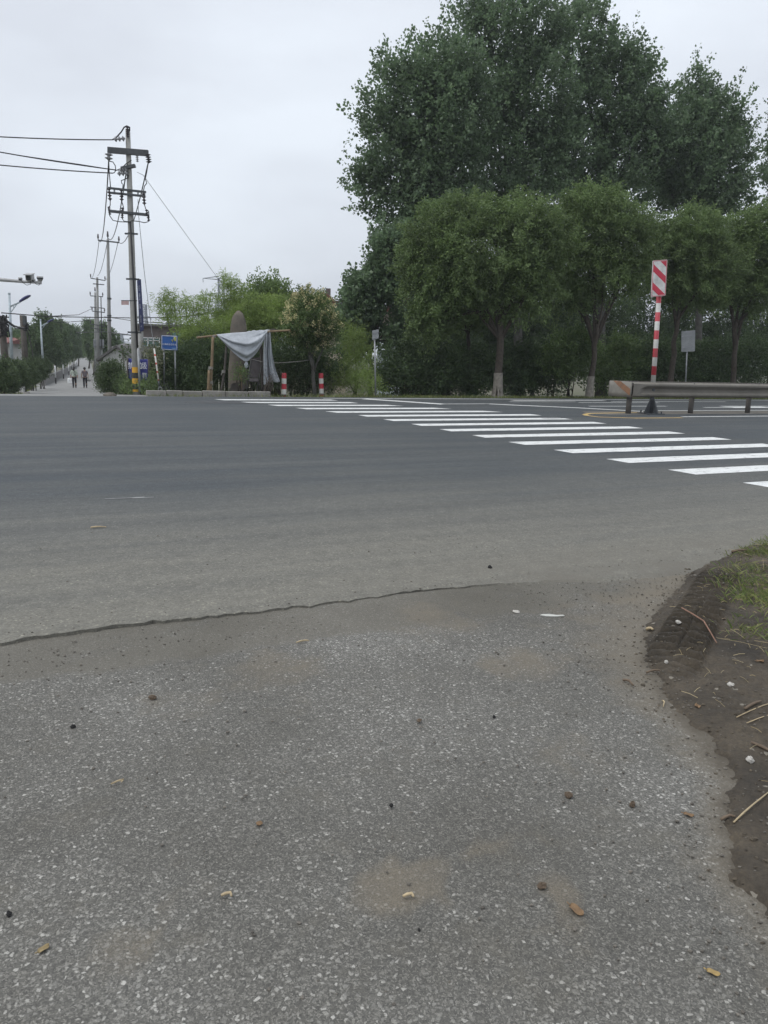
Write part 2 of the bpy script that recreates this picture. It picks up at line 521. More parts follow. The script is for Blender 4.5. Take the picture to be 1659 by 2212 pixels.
m3b = N(nd, 'ShaderNodeMixRGB', blend_type='MULTIPLY', Fac=1.0); lk.new(m3.outputs['Color'], m3b.inputs['Color1']); lk.new(gg_.outputs['Color'], m3b.inputs['Color2'])
m3 = m3b
no_ = N(nd, 'ShaderNodeTexNoise', Scale=1.7, Detail=7.0, Roughness=0.72); lk.new(tc.outputs['Object'], no_.inputs['Vector'])
orr = N(nd, 'ShaderNodeValToRGB'); orr.color_ramp.elements[0].position, orr.color_ramp.elements[1].position = 0.66, 0.74
orr.color_ramp.elements[0].color, orr.color_ramp.elements[1].color = (1, 1, 1, 1), (0.72, 0.72, 0.72, 1)
lk.new(no_.outputs['Fac'], orr.inputs['Fac'])
m4 = N(nd, 'ShaderNodeMixRGB', blend_type='MULTIPLY', Fac=1.0); lk.new(m3.outputs['Color'], m4.inputs['Color1']); lk.new(orr.outputs['Color'], m4.inputs['Color2'])
# earth trodden over the faded joint at the right
tx_ = N(nd, 'ShaderNodeMapRange'); tx_.inputs['From Min'].default_value, tx_.inputs['From Max'].default_value = 1.4, 3.6; lk.new(sp.outputs['X'], tx_.inputs['Value'])
ty_ = N(nd, 'ShaderNodeMapRange'); ty_.inputs['From Min'].default_value, ty_.inputs['From Max'].default_value = 4.9, 4.1; lk.new(sp.outputs['Y'], ty_.inputs['Value'])
tm_ = N(nd, 'ShaderNodeMath', operation='MULTIPLY'); lk.new(tx_.outputs['Result'], tm_.inputs[0]); lk.new(ty_.outputs['Result'], tm_.inputs[1])
tq_ = N(nd, 'ShaderNodeMath', operation='MULTIPLY'); lk.new(tm_.outputs[0], tq_.inputs[0])
tn_ = N(nd, 'ShaderNodeValToRGB'); tn_.color_ramp.elements[0].position, tn_.color_ramp.elements[1].position = 0.35, 0.6; lk.new(no_.outputs['Fac'], tn_.inputs['Fac']); lk.new(tn_.outputs['Color'], tq_.inputs[1])
m5 = N(nd, 'ShaderNodeMixRGB'); m5.inputs['Color2'].default_value = (0.135, 0.125, 0.104, 1)
lk.new(tq_.outputs[0], m5.inputs['Fac']); lk.new(m4.outputs['Color'], m5.inputs['Color1'])
lk.new(m5.outputs['Color'], bs.inputs['Base Color'])
bs.inputs['Roughness'].default_value = 0.78
bs.inputs['Specular IOR Level'].default_value = 0.35
bp = N(nd, 'ShaderNodeBump', Strength=0.35, Distance=0.006); lk.new(nf.outputs['Fac'], bp.inputs['Height'])
lk.new(bp.outputs['Normal'], bs.inputs['Normal'])
ROADZ = 0.02
rs = random.Random(3)
b = B()
ss = [-400, -150, -60, -30] + [-12 + 0.05 * i for i in range(480)] + [14, 20, 40, 90, 200, 500]
rw = [[], [], [], [], []]
w1 = 0
for s in ss:
    w1 = w1 * .86 + rs.uniform(-.012, .012)
    near = 4.12 + w1 + .05 * math.sin(s * .9) + .03 * math.sin(s * 2.7 + 1) + rs.uniform(-.006, .006)
    zt = ROADZ + rs.uniform(-.004, .001)
    fd = min(1, max(0, (s - 2.2) / 2.6))                # the broken lip fades into a ramp of trodden dirt
    near += rs.uniform(-.016, .016) * (1 - fd)
    rw[0].append((s, near + .002 * (1 - fd) - .34 * fd ** 1.5, -0.006 - .012 * fd))
    rw[1].append((s, near - .12 * fd, zt - .003 - .009 * fd))
    rw[2].append((s, near + .05, ROADZ))
    rw[3].append((s, 14.0, ROADZ))
    rw[4].append((s, 24.35, ROADZ))
b.grid(rw)
o = b.build('main_road', road)
o.rotation_euler = (0, 0, AR)
tag(o, kind='structure')

# ---- old apron in the foreground: worn surface dressing with pale chippings
ap, nd, lk, bs = nodes('worn chip seal')
tc = N(nd, 'ShaderNodeTexCoord')
sp = N(nd, 'ShaderNodeSeparateXYZ'); lk.new(tc.outputs['Object'], sp.inputs['Vector'])
wv = N(nd, 'ShaderNodeTexNoise', Scale=60.0, Detail=3.0); lk.new(tc.outputs['Object'], wv.inputs['Vector'])
wm = N(nd, 'ShaderNodeMixRGB', Fac=0.022); lk.new(tc.outputs['Object'], wm.inputs['Color1']); lk.new(wv.outputs['Color'], wm.inputs['Color2'])
v1 = N(nd, 'ShaderNodeTexVoronoi', Scale=84.0); lk.new(wm.outputs['Color'], v1.inputs['Vector'])
v2 = N(nd, 'ShaderNodeTexVoronoi', Scale=230.0); lk.new(wm.outputs['Color'], v2.inputs['Vector'])
c1 = N(nd, 'ShaderNodeSeparateColor'); lk.new(v1.outputs['Color'], c1.inputs['Color'])
c2 = N(nd, 'ShaderNodeSeparateColor'); lk.new(v2.outputs['Color'], c2.inputs['Color'])
nl = N(nd, 'ShaderNodeTexNoise', Scale=0.9, Detail=6.0, Roughness=0.6); lk.new(tc.outputs['Object'], nl.inputs['Vector'])
nm = N(nd, 'ShaderNodeTexNoise', Scale=3.2, Detail=7.0, Roughness=0.68); lk.new(tc.outputs['Object'], nm.inputs['Vector'])
nf = N(nd, 'ShaderNodeTexNoise', Scale=220.0, Detail=5.0, Roughness=0.8); lk.new(tc.outputs['Object'], nf.inputs['Vector'])
# big chippings: only the brightest cells show as bare stone, more of them where the surface is worn
ad = N(nd, 'ShaderNodeMath', operation='MULTIPLY_ADD'); ad.inputs[1].default_value = 1.3
lk.new(nl.outputs['Fac'], ad.inputs[0]); lk.new(c1.outputs['Red'], ad.inputs[2])
g1 = N(nd, 'ShaderNodeValToRGB')
g1.color_ramp.elements[0].position, g1.color_ramp.elements[1].position = 0.615, 0.74
lk2 = N(nd, 'ShaderNodeMath', operation='MULTIPLY'); lk2.inputs[1].default_value = 0.5
lk.new(ad.outputs[0], lk2.inputs[0]); lk.new(lk2.outputs[0], g1.inputs['Fac'])
e1 = N(nd, 'ShaderNodeMapRange'); e1.inputs['From Min'].default_value, e1.inputs['From Max'].default_value = 0.36, 0.52
e1.inputs['To Min'].default_value, e1.inputs['To Max'].default_value = 1.0, 0.0
lk.new(v1.outputs['Distance'], e1.inputs['Value'])
st1 = N(nd, 'ShaderNodeMath', operation='MULTIPLY'); lk.new(g1.outputs['Color'], st1.inputs[0]); lk.new(e1.outputs['Result'], st1.inputs[1])
# bitumen and small grit between
bt = N(nd, 'ShaderNodeValToRGB')
bt.color_ramp.elements[0].color, bt.color_ramp.elements[1].color = (0.072, 0.072, 0.070, 1), (0.20, 0.197, 0.188, 1)
e = bt.color_ramp.elements.new(0.7); e.color = (0.120, 0.118, 0.113, 1)
lk.new(c2.outputs['Green'], bt.inputs['Fac'])
sc_ = N(nd, 'ShaderNodeValToRGB')
sc_.color_ramp.elements[0].color, sc_.color_ramp.elements[1].color = (0.16, 0.159, 0.155, 1), (0.37, 0.367, 0.36, 1)
e = sc_.color_ramp.elements.new(0.5); e.color = (0.225, 0.223, 0.215, 1)
lk.new(c1.outputs['Green'], sc_.inputs['Fac'])
mx = N(nd, 'ShaderNodeMixRGB'); lk.new(st1.outputs[0], mx.inputs['Fac'])
lk.new(bt.outputs['Color'], mx.inputs['Color1']); lk.new(sc_.outputs['Color'], mx.inputs['Color2'])
# fine grain
fr = N(nd, 'ShaderNodeValToRGB'); fr.color_ramp.elements[0].position, fr.color_ramp.elements[1].position = 0.28, 0.72
fr.color_ramp.elements[0].color, fr.color_ramp.elements[1].color = (0.52, 0.52, 0.52, 1), (1.46, 1.45, 1.42, 1)
lk.new(nf.outputs['Fac'], fr.inputs['Fac'])
mf = N(nd, 'ShaderNodeMixRGB', blend_type='MULTIPLY', Fac=0.8); lk.new(mx.outputs['Color'], mf.inputs['Color1']); lk.new(fr.outputs['Color'], mf.inputs['Color2'])
# dust and trodden mud: patches, and a band along the joint with the road
jb = N(nd, 'ShaderNodeMapRange'); jb.inputs['From Min'].default_value, jb.inputs['From Max'].default_value = 3.55, 3.66
lk.new(sp.outputs['Y'], jb.inputs['Value'])
jn = N(nd, 'ShaderNodeMath', operation='MULTIPLY_ADD'); jn.inputs[1].default_value = 0.30
lk.new(jb.outputs['Result'], jn.inputs[0]); lk.new(nm.outputs['Fac'], jn.inputs[2])
dmk = N(nd, 'ShaderNodeValToRGB'); dmk.color_ramp.elements[0].position, dmk.color_ramp.elements[1].position = 0.54, 0.76
lk.new(jn.outputs[0], dmk.inputs['Fac'])
dms = N(nd, 'ShaderNodeMath', operation='MULTIPLY'); dms.inputs[1].default_value = 0.7; lk.new(dmk.outputs['Color'], dms.inputs[0])
dcol = N(nd, 'ShaderNodeValToRGB')
dcol.color_ramp.elements[0].position, dcol.color_ramp.elements[1].position = 0.35, 0.7
dcol.color_ramp.elements[0].color, dcol.color_ramp.elements[1].color = (0.060, 0.058, 0.053, 1), (0.195, 0.182, 0.155, 1)
lk.new(nf.outputs['Fac'], dcol.inputs['Fac'])
md = N(nd, 'ShaderNodeMixRGB'); lk.new(dms.outputs[0], md.inputs['Fac']); lk.new(mf.outputs['Color'], md.inputs['Color1']); lk.new(dcol.outputs['Color'], md.inputs['Color2'])
# broad tonal drift
br = N(nd, 'ShaderNodeValToRGB'); br.color_ramp.elements[0].position, br.color_ramp.elements[1].position = 0.3, 0.7
br.color_ramp.elements[0].color, br.color_ramp.elements[1].color = (0.84, 0.815, 0.755, 1), (1.25, 1.23, 1.175, 1)
lk.new(nl.outputs['Fac'], br.inputs['Fac'])
mb_ = N(nd, 'ShaderNodeMixRGB', blend_type='MULTIPLY', Fac=1.0); lk.new(md.outputs['Color'], mb_.inputs['Color1']); lk.new(br.outputs['Color'], mb_.inputs['Color2'])
# trodden dust and mud carried off the verge (the spread is stored on the mesh)
adu = N(nd, 'ShaderNodeAttribute'); adu.attribute_name = 'dust'
amu = N(nd, 'ShaderNodeAttribute'); amu.attribute_name = 'mud'
def spread(attr, col, k0, k1, strength):
    a = N(nd, 'ShaderNodeMath', operation='MULTIPLY_ADD'); a.inputs[1].default_value = 0.9
    lk.new(nm.outputs['Fac'], a.inputs[0]); lk.new(attr.outputs['Fac'], a.inputs[2])
    n3 = N(nd, 'ShaderNodeMath', operation='MULTIPLY_ADD'); n3.inputs[1].default_value = 0.55
    lk.new(nf.outputs['Fac'], n3.inputs[0]); lk.new(a.outputs[0], n3.inputs[2])
    r = N(nd, 'ShaderNodeMapRange'); r.inputs['From Min'].default_value, r.inputs['From Max'].default_value = k0, k1
    r.inputs['To Max'].default_value = strength
    lk.new(n3.outputs[0], r.inputs['Value'])
    c = N(nd, 'ShaderNodeValToRGB'); c.color_ramp.elements[0].position, c.color_ramp.elements[1].position = 0.32, 0.7
    c.color_ramp.elements[0].color, c.color_ramp.elements[1].color = c4([q * .6 for q in col]), c4([q * 1.25 for q in col])
    lk.new(nf.outputs['Fac'], c.inputs['Fac'])
    return r, c
last = mb_
for at_, col, k0, k1, stg in ((adu, (0.178, 0.152, 0.114), .92, 1.4, .8), (amu, (0.062, 0.052, 0.040), 1.05, 1.35, .9)):
    r_, c_ = spread(at_, col, k0, k1, stg)
    mq = N(nd, 'ShaderNodeMixRGB'); lk.new(r_.outputs['Result'], mq.inputs['Fac']); lk.new(last.outputs['Color'], mq.inputs['Color1']); lk.new(c_.outputs['Color'], mq.inputs['Color2'])
    last = mq
lk.new(last.outputs['Color'], bs.inputs['Base Color'])
bs.inputs['Roughness'].default_value = 0.85
bs.inputs['Specular IOR Level'].default_value = 0.3
hh = N(nd, 'ShaderNodeMath', operation='MULTIPLY_ADD'); hh.inputs[1].default_value = 0.35
lk.new(nf.outputs['Fac'], hh.inputs[0]); lk.new(st1.outputs[0], hh.inputs[2])
bp = N(nd, 'ShaderNodeBump', Strength=0.4, Distance=0.006); lk.new(hh.outputs[0], bp.inputs['Height'])
lk.new(bp.outputs['Normal'], bs.inputs['Normal'])
b = B()
rng = np.random.default_rng(5)
rows = []
for n in [-30, -8] + [-2 + 0.06 * i for i in range(104)]:
    row = []
    for s in [-60, -15] + [-5 + .06 * i for i in range(201)] + [12, 20]:
        q = -6 < s < 8 and -2.5 < n < 4.5
        z = 0.006 + (.003 * math.sin(s * 1.9 + n) + .003 * math.sin(n * 2.3 - s * .7) if q else 0)
        if n > 3.6: z -= .006 * min(1, (n - 3.6) / .06)
        row.append((s, n, z))
    rows.append(row)
apron = o = b.grid(rows).build('apron', ap, None, True)
o.rotation_euler = (0, 0, AR)
tag(o, kind='structure')

# ---- the earth verge on the right, with a tyre track pressed into it
EDGE = [(1720, 2080), (1659, 1965), (1600, 1895), (1580, 1830), (1570, 1680), (1520, 1592), (1440, 1540), (1418, 1470), (1392, 1420), (1398, 1378), (1440, 1300), (1500, 1240), (1545, 1212), (1600, 1188), (1659, 1165), (1720, 1146), (1900, 1095)]
ep = [flat(*p) for p in EDGE]
ey = np.array([p.y for p in ep]); ex = np.array([p.x for p in ep])
soil, nd, lk, bs = nodes('damp trodden earth')
tc = N(nd, 'ShaderNodeTexCoord')
n1 = N(nd, 'ShaderNodeTexNoise', Scale=2.2, Detail=8.0, Roughness=0.7)
n2 = N(nd, 'ShaderNodeTexNoise', Scale=70.0, Detail=6.0, Roughness=0.75)
for k in (n1, n2): lk.new(tc.outputs['Object'], k.inputs['Vector'])
r1 = N(nd, 'ShaderNodeValToRGB')
r1.color_ramp.elements[0].position, r1.color_ramp.elements[1].position = 0.35, 0.68
r1.color_ramp.elements[0].color, r1.color_ramp.elements[1].color = (0.032, 0.027, 0.021, 1), (0.098, 0.080, 0.058, 1)
r2 = N(nd, 'ShaderNodeValToRGB'); r2.color_ramp.elements[0].position, r2.color_ramp.elements[1].position = 0.3, 0.75
r2.color_ramp.elements[0].color, r2.color_ramp.elements[1].color = (0.5, 0.5, 0.5, 1), (1.5, 1.45, 1.35, 1)
mm = N(nd, 'ShaderNodeMixRGB', blend_type='MULTIPLY', Fac=0.85)
lk.new(n1.outputs['Fac'], r1.inputs['Fac']); lk.new(n2.outputs['Fac'], r2.inputs['Fac'])
lk.new(r1.outputs['Color'], mm.inputs['Color1']); lk.new(r2.outputs['Color'], mm.inputs['Color2'])
vo = N(nd, 'ShaderNodeTexVoronoi', Scale=60.0); lk.new(tc.outputs['Object'], vo.inputs['Vector'])
vc = N(nd, 'ShaderNodeSeparateColor'); lk.new(vo.outputs['Color'], vc.inputs['Color'])
gt = N(nd, 'ShaderNodeMath', operation='GREATER_THAN'); gt.inputs[1].default_value = 0.996; lk.new(vc.outputs['Red'], gt.inputs[0])
ms = N(nd, 'ShaderNodeMixRGB'); ms.inputs['Color2'].default_value = (0.22, 0.20, 0.165, 1)
lk.new(gt.outputs[0], ms.inputs['Fac']); lk.new(mm.outputs['Color'], ms.inputs['Color1'])
apk = N(nd, 'ShaderNodeAttribute'); apk.attribute_name = 'packed'      # wet earth packed down by the tyre
mk = N(nd, 'ShaderNodeMixRGB', blend_type='MULTIPLY'); mk.inputs['Color2'].default_value = (0.66, 0.65, 0.62, 1)
lk.new(apk.outputs['Fac'], mk.inputs['Fac']); lk.new(ms.outputs['Color'], mk.inputs['Color1'])
lk.new(mk.outputs['Color'], bs.inputs['Base Color'])
bs.inputs['Roughness'].default_value = 0.9
bp = N(nd, 'ShaderNodeBump', Strength=0.7, Distance=0.012); lk.new(n2.outputs['Fac'], bp.inputs['Height'])
lk.new(bp.outputs['Normal'], bs.inputs['Normal'])
def vnoise(x, y, f, seed):
    rg = np.random.default_rng(seed)
    T = rg.uniform(-1, 1, (64, 64))
    fx, fy = x * f, y * f
    ix, iy = np.floor(fx).astype(int), np.floor(fy).astype(int)
    tx, ty = fx - ix, fy - iy
    tx, ty = tx * tx * (3 - 2 * tx), ty * ty * (3 - 2 * ty)
    g = lambda a, c: T[a % 64, c % 64]
    return (g(ix, iy) * (1 - tx) + g(ix + 1, iy) * tx) * (1 - ty) + (g(ix, iy + 1) * (1 - tx) + g(ix + 1, iy + 1) * tx) * ty
TR0, TR1 = np.array(flat(1405, 1430)[:2]), np.array(flat(1530, 1238)[:2])
td = (TR1 - TR0) / np.linalg.norm(TR1 - TR0); tn = np.array([td[1], -td[0]]); tl = np.linalg.norm(TR1 - TR0)
def soil_h(X, Y, track=False):
    eb = np.interp(Y, ey, ex) + .035 * vnoise(X, Y, 3, 11) + .018 * vnoise(X, Y, 13, 12) + .02 * vnoise(X, Y, 45, 16) + .012 * vnoise(X, Y, 110, 17)
    d = X - eb
    h = -.02 + .042 * np.clip((d + .06) / .09, 0, 1) + .05 * np.clip((d - .05) / .8, 0, 1)
    amp = np.clip(d / .25, 0, 1)
    h = h + amp * (.020 * vnoise(X, Y, 3.1, 13) + .012 * vnoise(X, Y, 9, 14) + .009 * vnoise(X, Y, 28, 15) + .005 * vnoise(X, Y, 61, 18))
    a = (X - TR0[0]) * td[0] + (Y - TR0[1]) * td[1]
    c = (X - TR0[0]) * tn[0] + (Y - TR0[1]) * tn[1] - .10
    on = np.clip(1 - ((np.abs(c) - .12) / .03), 0, 1) * np.clip((a + .2 + .15 * vnoise(X, Y, 6, 41)) / .35, 0, 1) * np.clip((tl + .2 - a) / .6, 0, 1) * np.clip(1.1 + .5 * vnoise(X, Y, 4, 42), .5, 1)
    rib = np.sin((a + np.abs(c) * .3 + .04 * (c > 0)) * 2 * math.pi / .082) * np.clip(np.abs(c) / .02, 0, 1)
    rib = np.clip(rib * 2.2, -1, 1)
    fade = .6 + .4 * vnoise(X, Y, 2.3, 19)
    h = h + on * (.012 + .042 * rib * fade)
    return (h, on) if track else h
gx, gy = np.meshgrid(np.arange(.8, 6.4, .0135), np.arange(1.2, 7.6, .0135))
hz, on_ = soil_h(gx, gy, True)
# keep the cells that show above the apron
V = np.stack([gx, gy, hz], -1).reshape(-1, 3)
ny, nx = gx.shape
idx = np.arange(nx * ny).reshape(ny, nx)
q = np.stack([idx[:-1, :-1], idx[:-1, 1:], idx[1:, 1:], idx[1:, :-1]], -1).reshape(-1, 4)
nn = (V[:, 0] * NX + V[:, 1] * NY)
keep = (V[q, 2].max(1) > -.018) & (nn[q].max(1) < 4.35)
q = q[keep]
used, inv = np.unique(q, return_inverse=True)
me = bpy.data.meshes.new('earth_verge')
me.from_pydata(V[used].tolist(), [], inv.reshape(-1, 4).tolist())
me.update()
at_ = me.attributes.new('packed', 'FLOAT', 'POINT'); at_.data.foreach_set('value', on_.reshape(-1)[used].astype(np.float32))
tag(link_mesh('earth_verge', me, soil, None, True), kind='structure')
av = np.empty(len(apron.data.vertices) * 3, dtype=np.float32); apron.data.vertices.foreach_get('co', av); av = av.reshape(-1, 3)
wx, wy = av[:, 0] * UX + av[:, 1] * NX, av[:, 0] * UY + av[:, 1] * NY
dv = np.interp(wy, ey, ex) - wx                       # metres from the edge of the bare earth
far_ = np.clip((wy - 2.6) / 1.6, 0.25, 1)
for nm_, val in (('dust', np.clip(.62 - dv / (1.5 * far_), 0, .62) + .10 * np.exp(-((av[:, 1] - 3.6) / .05) ** 2)), ('mud', np.clip(.5 - dv / .34, 0, .5))):
    if nm_ == 'dust':                                  # sandy stains and crushed clods with shapes of their own
        for sx_, sy_, rr_, am_ in ((860, 1905, .10, .62), (905, 1880, .06, .45), (1165, 1922, .07, .55), (1080, 1830, .07, .4), (1135, 1440, .22, .42), (590, 1440, .25, .38), (380, 1530, .2, .3), (640, 1500, .12, .3), (420, 1900, .14, .3), (950, 1345, .3, .4), (1250, 1620, .16, .32), (230, 2100, .10, .32), (1180, 2040, .09, .3)):
            c_ = flat(sx_, sy_)
            ds_ = np.hypot((wx - c_.x) * 1.0, wy - c_.y) + .07 * vnoise(wx, wy, 7, 33) + .07 * vnoise(wx, wy, 19, 34)
            val = np.maximum(val, 1.0 * am_ * np.clip(1.5 - ds_ / rr_, 0, 1))
    at_ = apron.data.attributes.new(nm_, 'FLOAT', 'POINT'); at_.data.foreach_set('value', val.astype(np.float32))

# ---- painted markings
paint, nd, lk, bs = nodes('worn white road paint')
tc = N(nd, 'ShaderNodeTexCoord')
n1 = N(nd, 'ShaderNodeTexNoise', Scale=7.0, Detail=9.0, Roughness=0.75); lk.new(tc.outputs['Object'], n1.inputs['Vector'])
st = N(nd, 'ShaderNodeMapping'); st.inputs['Scale'].default_value = (1.2, 9, 1); lk.new(tc.outputs['Object'], st.inputs['Vector'])
n2 = N(nd, 'ShaderNodeTexNoise', Scale=2.2, Detail=6.0, Roughness=0.7); lk.new(st.outputs['Vector'], n2.inputs['Vector'])
ad = N(nd, 'ShaderNodeMath', operation='ADD'); lk.new(n1.outputs['Fac'], ad.inputs[0]); lk.new(n2.outputs['Fac'], ad.inputs[1])
r1 = N(nd, 'ShaderNodeValToRGB')
r1.color_ramp.elements[0].position, r1.color_ramp.elements[1].position = 0.395, 0.50
r1.color_ramp.elements[0].color, r1.color_ramp.elements[1].color = (0.17, 0.17, 0.168, 1), (0.70, 0.71, 0.695, 1)
e = r1.color_ramp.elements.new(0.44); e.color = (0.56, 0.565, 0.55, 1)
hf = N(nd, 'ShaderNodeMath', operation='MULTIPLY'); hf.inputs[1].default_value = 0.5
lk.new(ad.outputs[0], hf.inputs[0]); lk.new(hf.outputs[0], r1.inputs['Fac'])
lk.new(r1.outputs['Color'], bs.inputs['Base Color'])
bs.inputs['Roughness'].default_value = 0.6
yellow = pm('worn yellow road paint', (0.62, 0.42, 0.14), .65, c2=(0.38, 0.28, 0.13), scale=5)
grey_paint = pm('nearly worn off paint', (0.34, 0.34, 0.33), .7, c2=(0.12, 0.125, 0.13), scale=9)
MZ = ROADZ + 0.004
b = B()
SL = ([5, 6.84, 11.3, 15, 17.3, 21.4, 23.6], [8.5, 8.35, 7.92, 7.72, 7.45, 6.0, 5.05])
SR = ([5, 12, 15, 17.5, 21.5, 23.4], [13.2, 12.95, 12.75, 12.55, 9.25, 8.95])
rs = random.Random(12)
for i in range(-1, 15):
    n0 = 6.39 + 1.16 * i
    n1_ = n0 + .45
    cells = 14
    lo, hi = [], []
    for k in range(cells + 1):
        f = k / cells
        lo.append((np.interp(n0, *SL) + f * (np.interp(n0, *SR) - np.interp(n0, *SL)), n0 + rs.uniform(-.008, .008), MZ))
        hi.append((np.interp(n1_, *SL) + f * (np.interp(n1_, *SR) - np.interp(n1_, *SL)), n1_ + rs.uniform(-.008, .008), MZ))
    b.grid([lo, hi])
o = b.build('crosswalk_markings', paint)
o.rotation_euler = (0, 0, AR)
tag(o, kind='structure')
def strip(b, pts, w, z=MZ, px=True):
    pts = [flat(p[0], p[1], z) if px else rd(p[0], p[1], z) for p in pts]
    L, Rr = [], []
    for i, p in enumerate(pts):
        t = (pts[min(i + 1, len(pts) - 1)] - pts[max(i - 1, 0)]); t.z = 0; t.normalize()
        nrm = Vector((-t.y, t.x, 0)) * w / 2
        L.append(p + nrm); Rr.append(p - nrm)
    b.grid([Rr, L])
b = B()
strip(b, [(9.0, 23.75), (60, 23.75), (150, 23.75)], .15, px=False)            # far edge line
strip(b, [(787, 861.5), (958, 873)], .40)                                    # stop line across the far lanes
strip(b, [(958, 872.6), (1057, 872.2)], .13)
strip(b, [(1057, 872.4), (1106, 874.8), (1250, 881), (1389, 888.6)], .26)    # slanted island outline
p = sn(flat(1389, 888.8)); strip(b, [p, (p[0] + 30, p[1] + .05), (p[0] + 120, p[1] + .05)], .16, px=False)
for (x0, x1, y, w) in [(1106, 1300, 866.2, .3), (1320, 1560, 868.5, .14), (1250, 1420, 871, .14), (1100, 1240, 869.2, .12)]:
    p = sn(flat(x0, y)); q_ = sn(flat(x1, y))
    strip(b, [p, (q_[0], p[1])], w, px=False)
for k in range(9):                                                           # broken lane line of the far carriageway
    strip(b, [(17 + k * 6, 20.2), (17 + k * 6 + 3.4, 20.2)], .15, px=False)
p = sn(flat(1520, 881.5)); strip(b, [p, (p[0] + 4.2, p[1])], .16, px=False); strip(b, [(p[0] + 1.2, p[1]), (p[0] + 3.2, p[1] + .02)], .55, z=MZ + .004, px=False)
p = sn(flat(1473, 902)); strip(b, [p, (p[0] + 40, p[1]), (p[0] + 140, p[1])], .14, px=False)
o = b.build('lane_markings', paint); tag(o, kind='structure')
b = B()
strip(b, [(1473, 902.3), (1373, 903), (1293, 900.6), (1268, 897.5), (1263, 895.3), (1273, 893.2), (1319, 892), (1380, 890.6)], .15)
o = b.build('island_markings', yellow); tag(o, kind='structure')
b = B()
strip(b, [(226, 1077.2), (270, 1075.8), (312, 1073.6)], .03); strip(b, [(286, 1075.6), (332, 1073.8)], .022)
strip(b, [(1168, 903), (1212, 902.6)], .3)
o = b.build('worn_markings', grey_paint); tag(o, kind='structure')
# dark tarred patch at the far left end of the crossing
tar = pm('tar patch', (0.045, 0.047, 0.05), .6, scale=3)
b = B()
pp = [flat(x, y, MZ) for x, y in [(398, 868), (430, 866), (520, 867.5), (575, 870), (566, 871.5), (500, 871.5), (440, 870.5), (405, 870)]]
b.add(pp, [tuple(range(len(pp) - 1, -1, -1))])
o = b.build('tar_patch', tar); tag(o, kind='structure')

# ---- the side road dropping away to the left
sroad = pm('pale worn concrete road', (0.25, 0.247, 0.235), .85, c2=(0.165, 0.165, 0.16), scale=.8, bscale=30)
b = B()
L, Rr = [], []
def side_c(D): return -15.35 - .412 * (D - 37) + .027 * max(0, D - 60)
for D in [21.5, 22.3, 23.5, 25, 27, 29, 32, 35, 38, 42, 47, 52, 58, 64, 72, 80, 90, 100, 115, 130, 150, 175, 200, 230, 270, 320]:
    wl_ = 2.35 + max(0, 33 - D) ** 2 * .045
    wr_ = 2.35 + max(0, 27 - D) ** 2 * .05
    c = side_c(D)
    dx, dy = -wl_ * .925, -wl_ * .38
    a = Vector((c + dx, D + dy, 0)); e = Vector((c + wr_ * .925, D + wr_ * .38, 0))
    for v in (a, e):
        nn_ = sn(v)[1]
        if nn_ < 24.38: v += Vector((NX, NY, 0)) * (24.38 - nn_)
    row = []
    L.append([a.lerp(e, k / 8) for k in range(9)])
for row in L:
    for v in row: v.z = Z(v.x, v.y) + (.004 if sn(v)[1] > 25 else ROADZ - .02)
o = b.grid(L).build('side_road', sroad, None, True); tag(o, kind='structure')

# ---- kerb
conc = pm('weathered concrete', (0.30, 0.285, 0.26), .9, c2=(0.20, 0.19, 0.17), scale=4, bscale=40)
b = B()
p0 = sn(flat(318, 856)); p1 = sn(flat(592, 858))
s, rs = p0[0], random.Random(4)
KN = 25.0
while s < p1[0] - .3:
    l = rs.choice([.5, .62, .75, .95])
    c = rd(s + l / 2, KN + rs.uniform(-.03, .03), .03 + rs.uniform(-.015, .012))
    b.box(c, (l - .025, .16, .26), Euler((0, rs.uniform(-.02, .02), AR + rs.uniform(-.02, .02))).to_matrix(), .012)
    s += l
o = b.build('kerb', conc); tag(o, kind='structure')

# ================================================================== THINGS
concrete = pm('pale spun concrete', (0.36, 0.355, 0.33), .85, c2=(0.27, 0.265, 0.25), scale=2.5, bscale=50)
steel = pm('galvanised steel', (0.30, 0.31, 0.32), .5, metal=.5, scale=5, bump=.05)
dsteel = pm('dark weathered steel', (0.075, 0.08, 0.085), .6, metal=.3, scale=8)
black = pm('black cable sheath', (0.02, 0.02, 0.022), .6, bump=0)
porcelain = pm('grey porcelain', (0.30, 0.30, 0.31), .3, scale=10, bump=0)
dpoly = pm('dark insulator polymer', (0.06, 0.05, 0.055), .5, bump=0)
wood = pm('grey weathered timber', (0.085, 0.075, 0.066), .9, scale=5, bscale=60)
bamboo_pole = pm('dry bamboo cane', (0.26, 0.19, 0.11), .7, c2=(0.16, 0.115, 0.07), scale=6)
bark = pm('tree bark', (0.090, 0.075, 0.060), .95, c2=(0.045, 0.038, 0.032), scale=9, bump=.6, bscale=30)
pbark = pm('pale poplar bark', (0.10, 0.096, 0.086), .95, c2=(0.05, 0.049, 0.045), scale=5, bump=.5, bscale=26)
lime = pm('limewashed bark', (0.30, 0.275, 0.24), .95, c2=(0.15, 0.135, 0.115), scale=7, bump=.5, bscale=26)
white_paint = pm('white paint', (0.62, 0.63, 0.63), .5, scale=8)
L_poplar = leafmat('poplar leaf', (0.104, 0.162, 0.087), (0.174, 0.249, 0.128), .48, .40)
L_camphor = leafmat('camphor leaf', (0.108, 0.168, 0.062), (0.196, 0.270, 0.098), .42)
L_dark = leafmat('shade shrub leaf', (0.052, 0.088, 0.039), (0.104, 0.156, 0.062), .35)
L_bamboo = leafmat('bamboo leaf', (0.169, 0.247, 0.058), (0.286, 0.377, 0.111), .45)
L_hedge = leafmat('hedge leaf', (0.052, 0.086, 0.039), (0.104, 0.146, 0.060), .3)
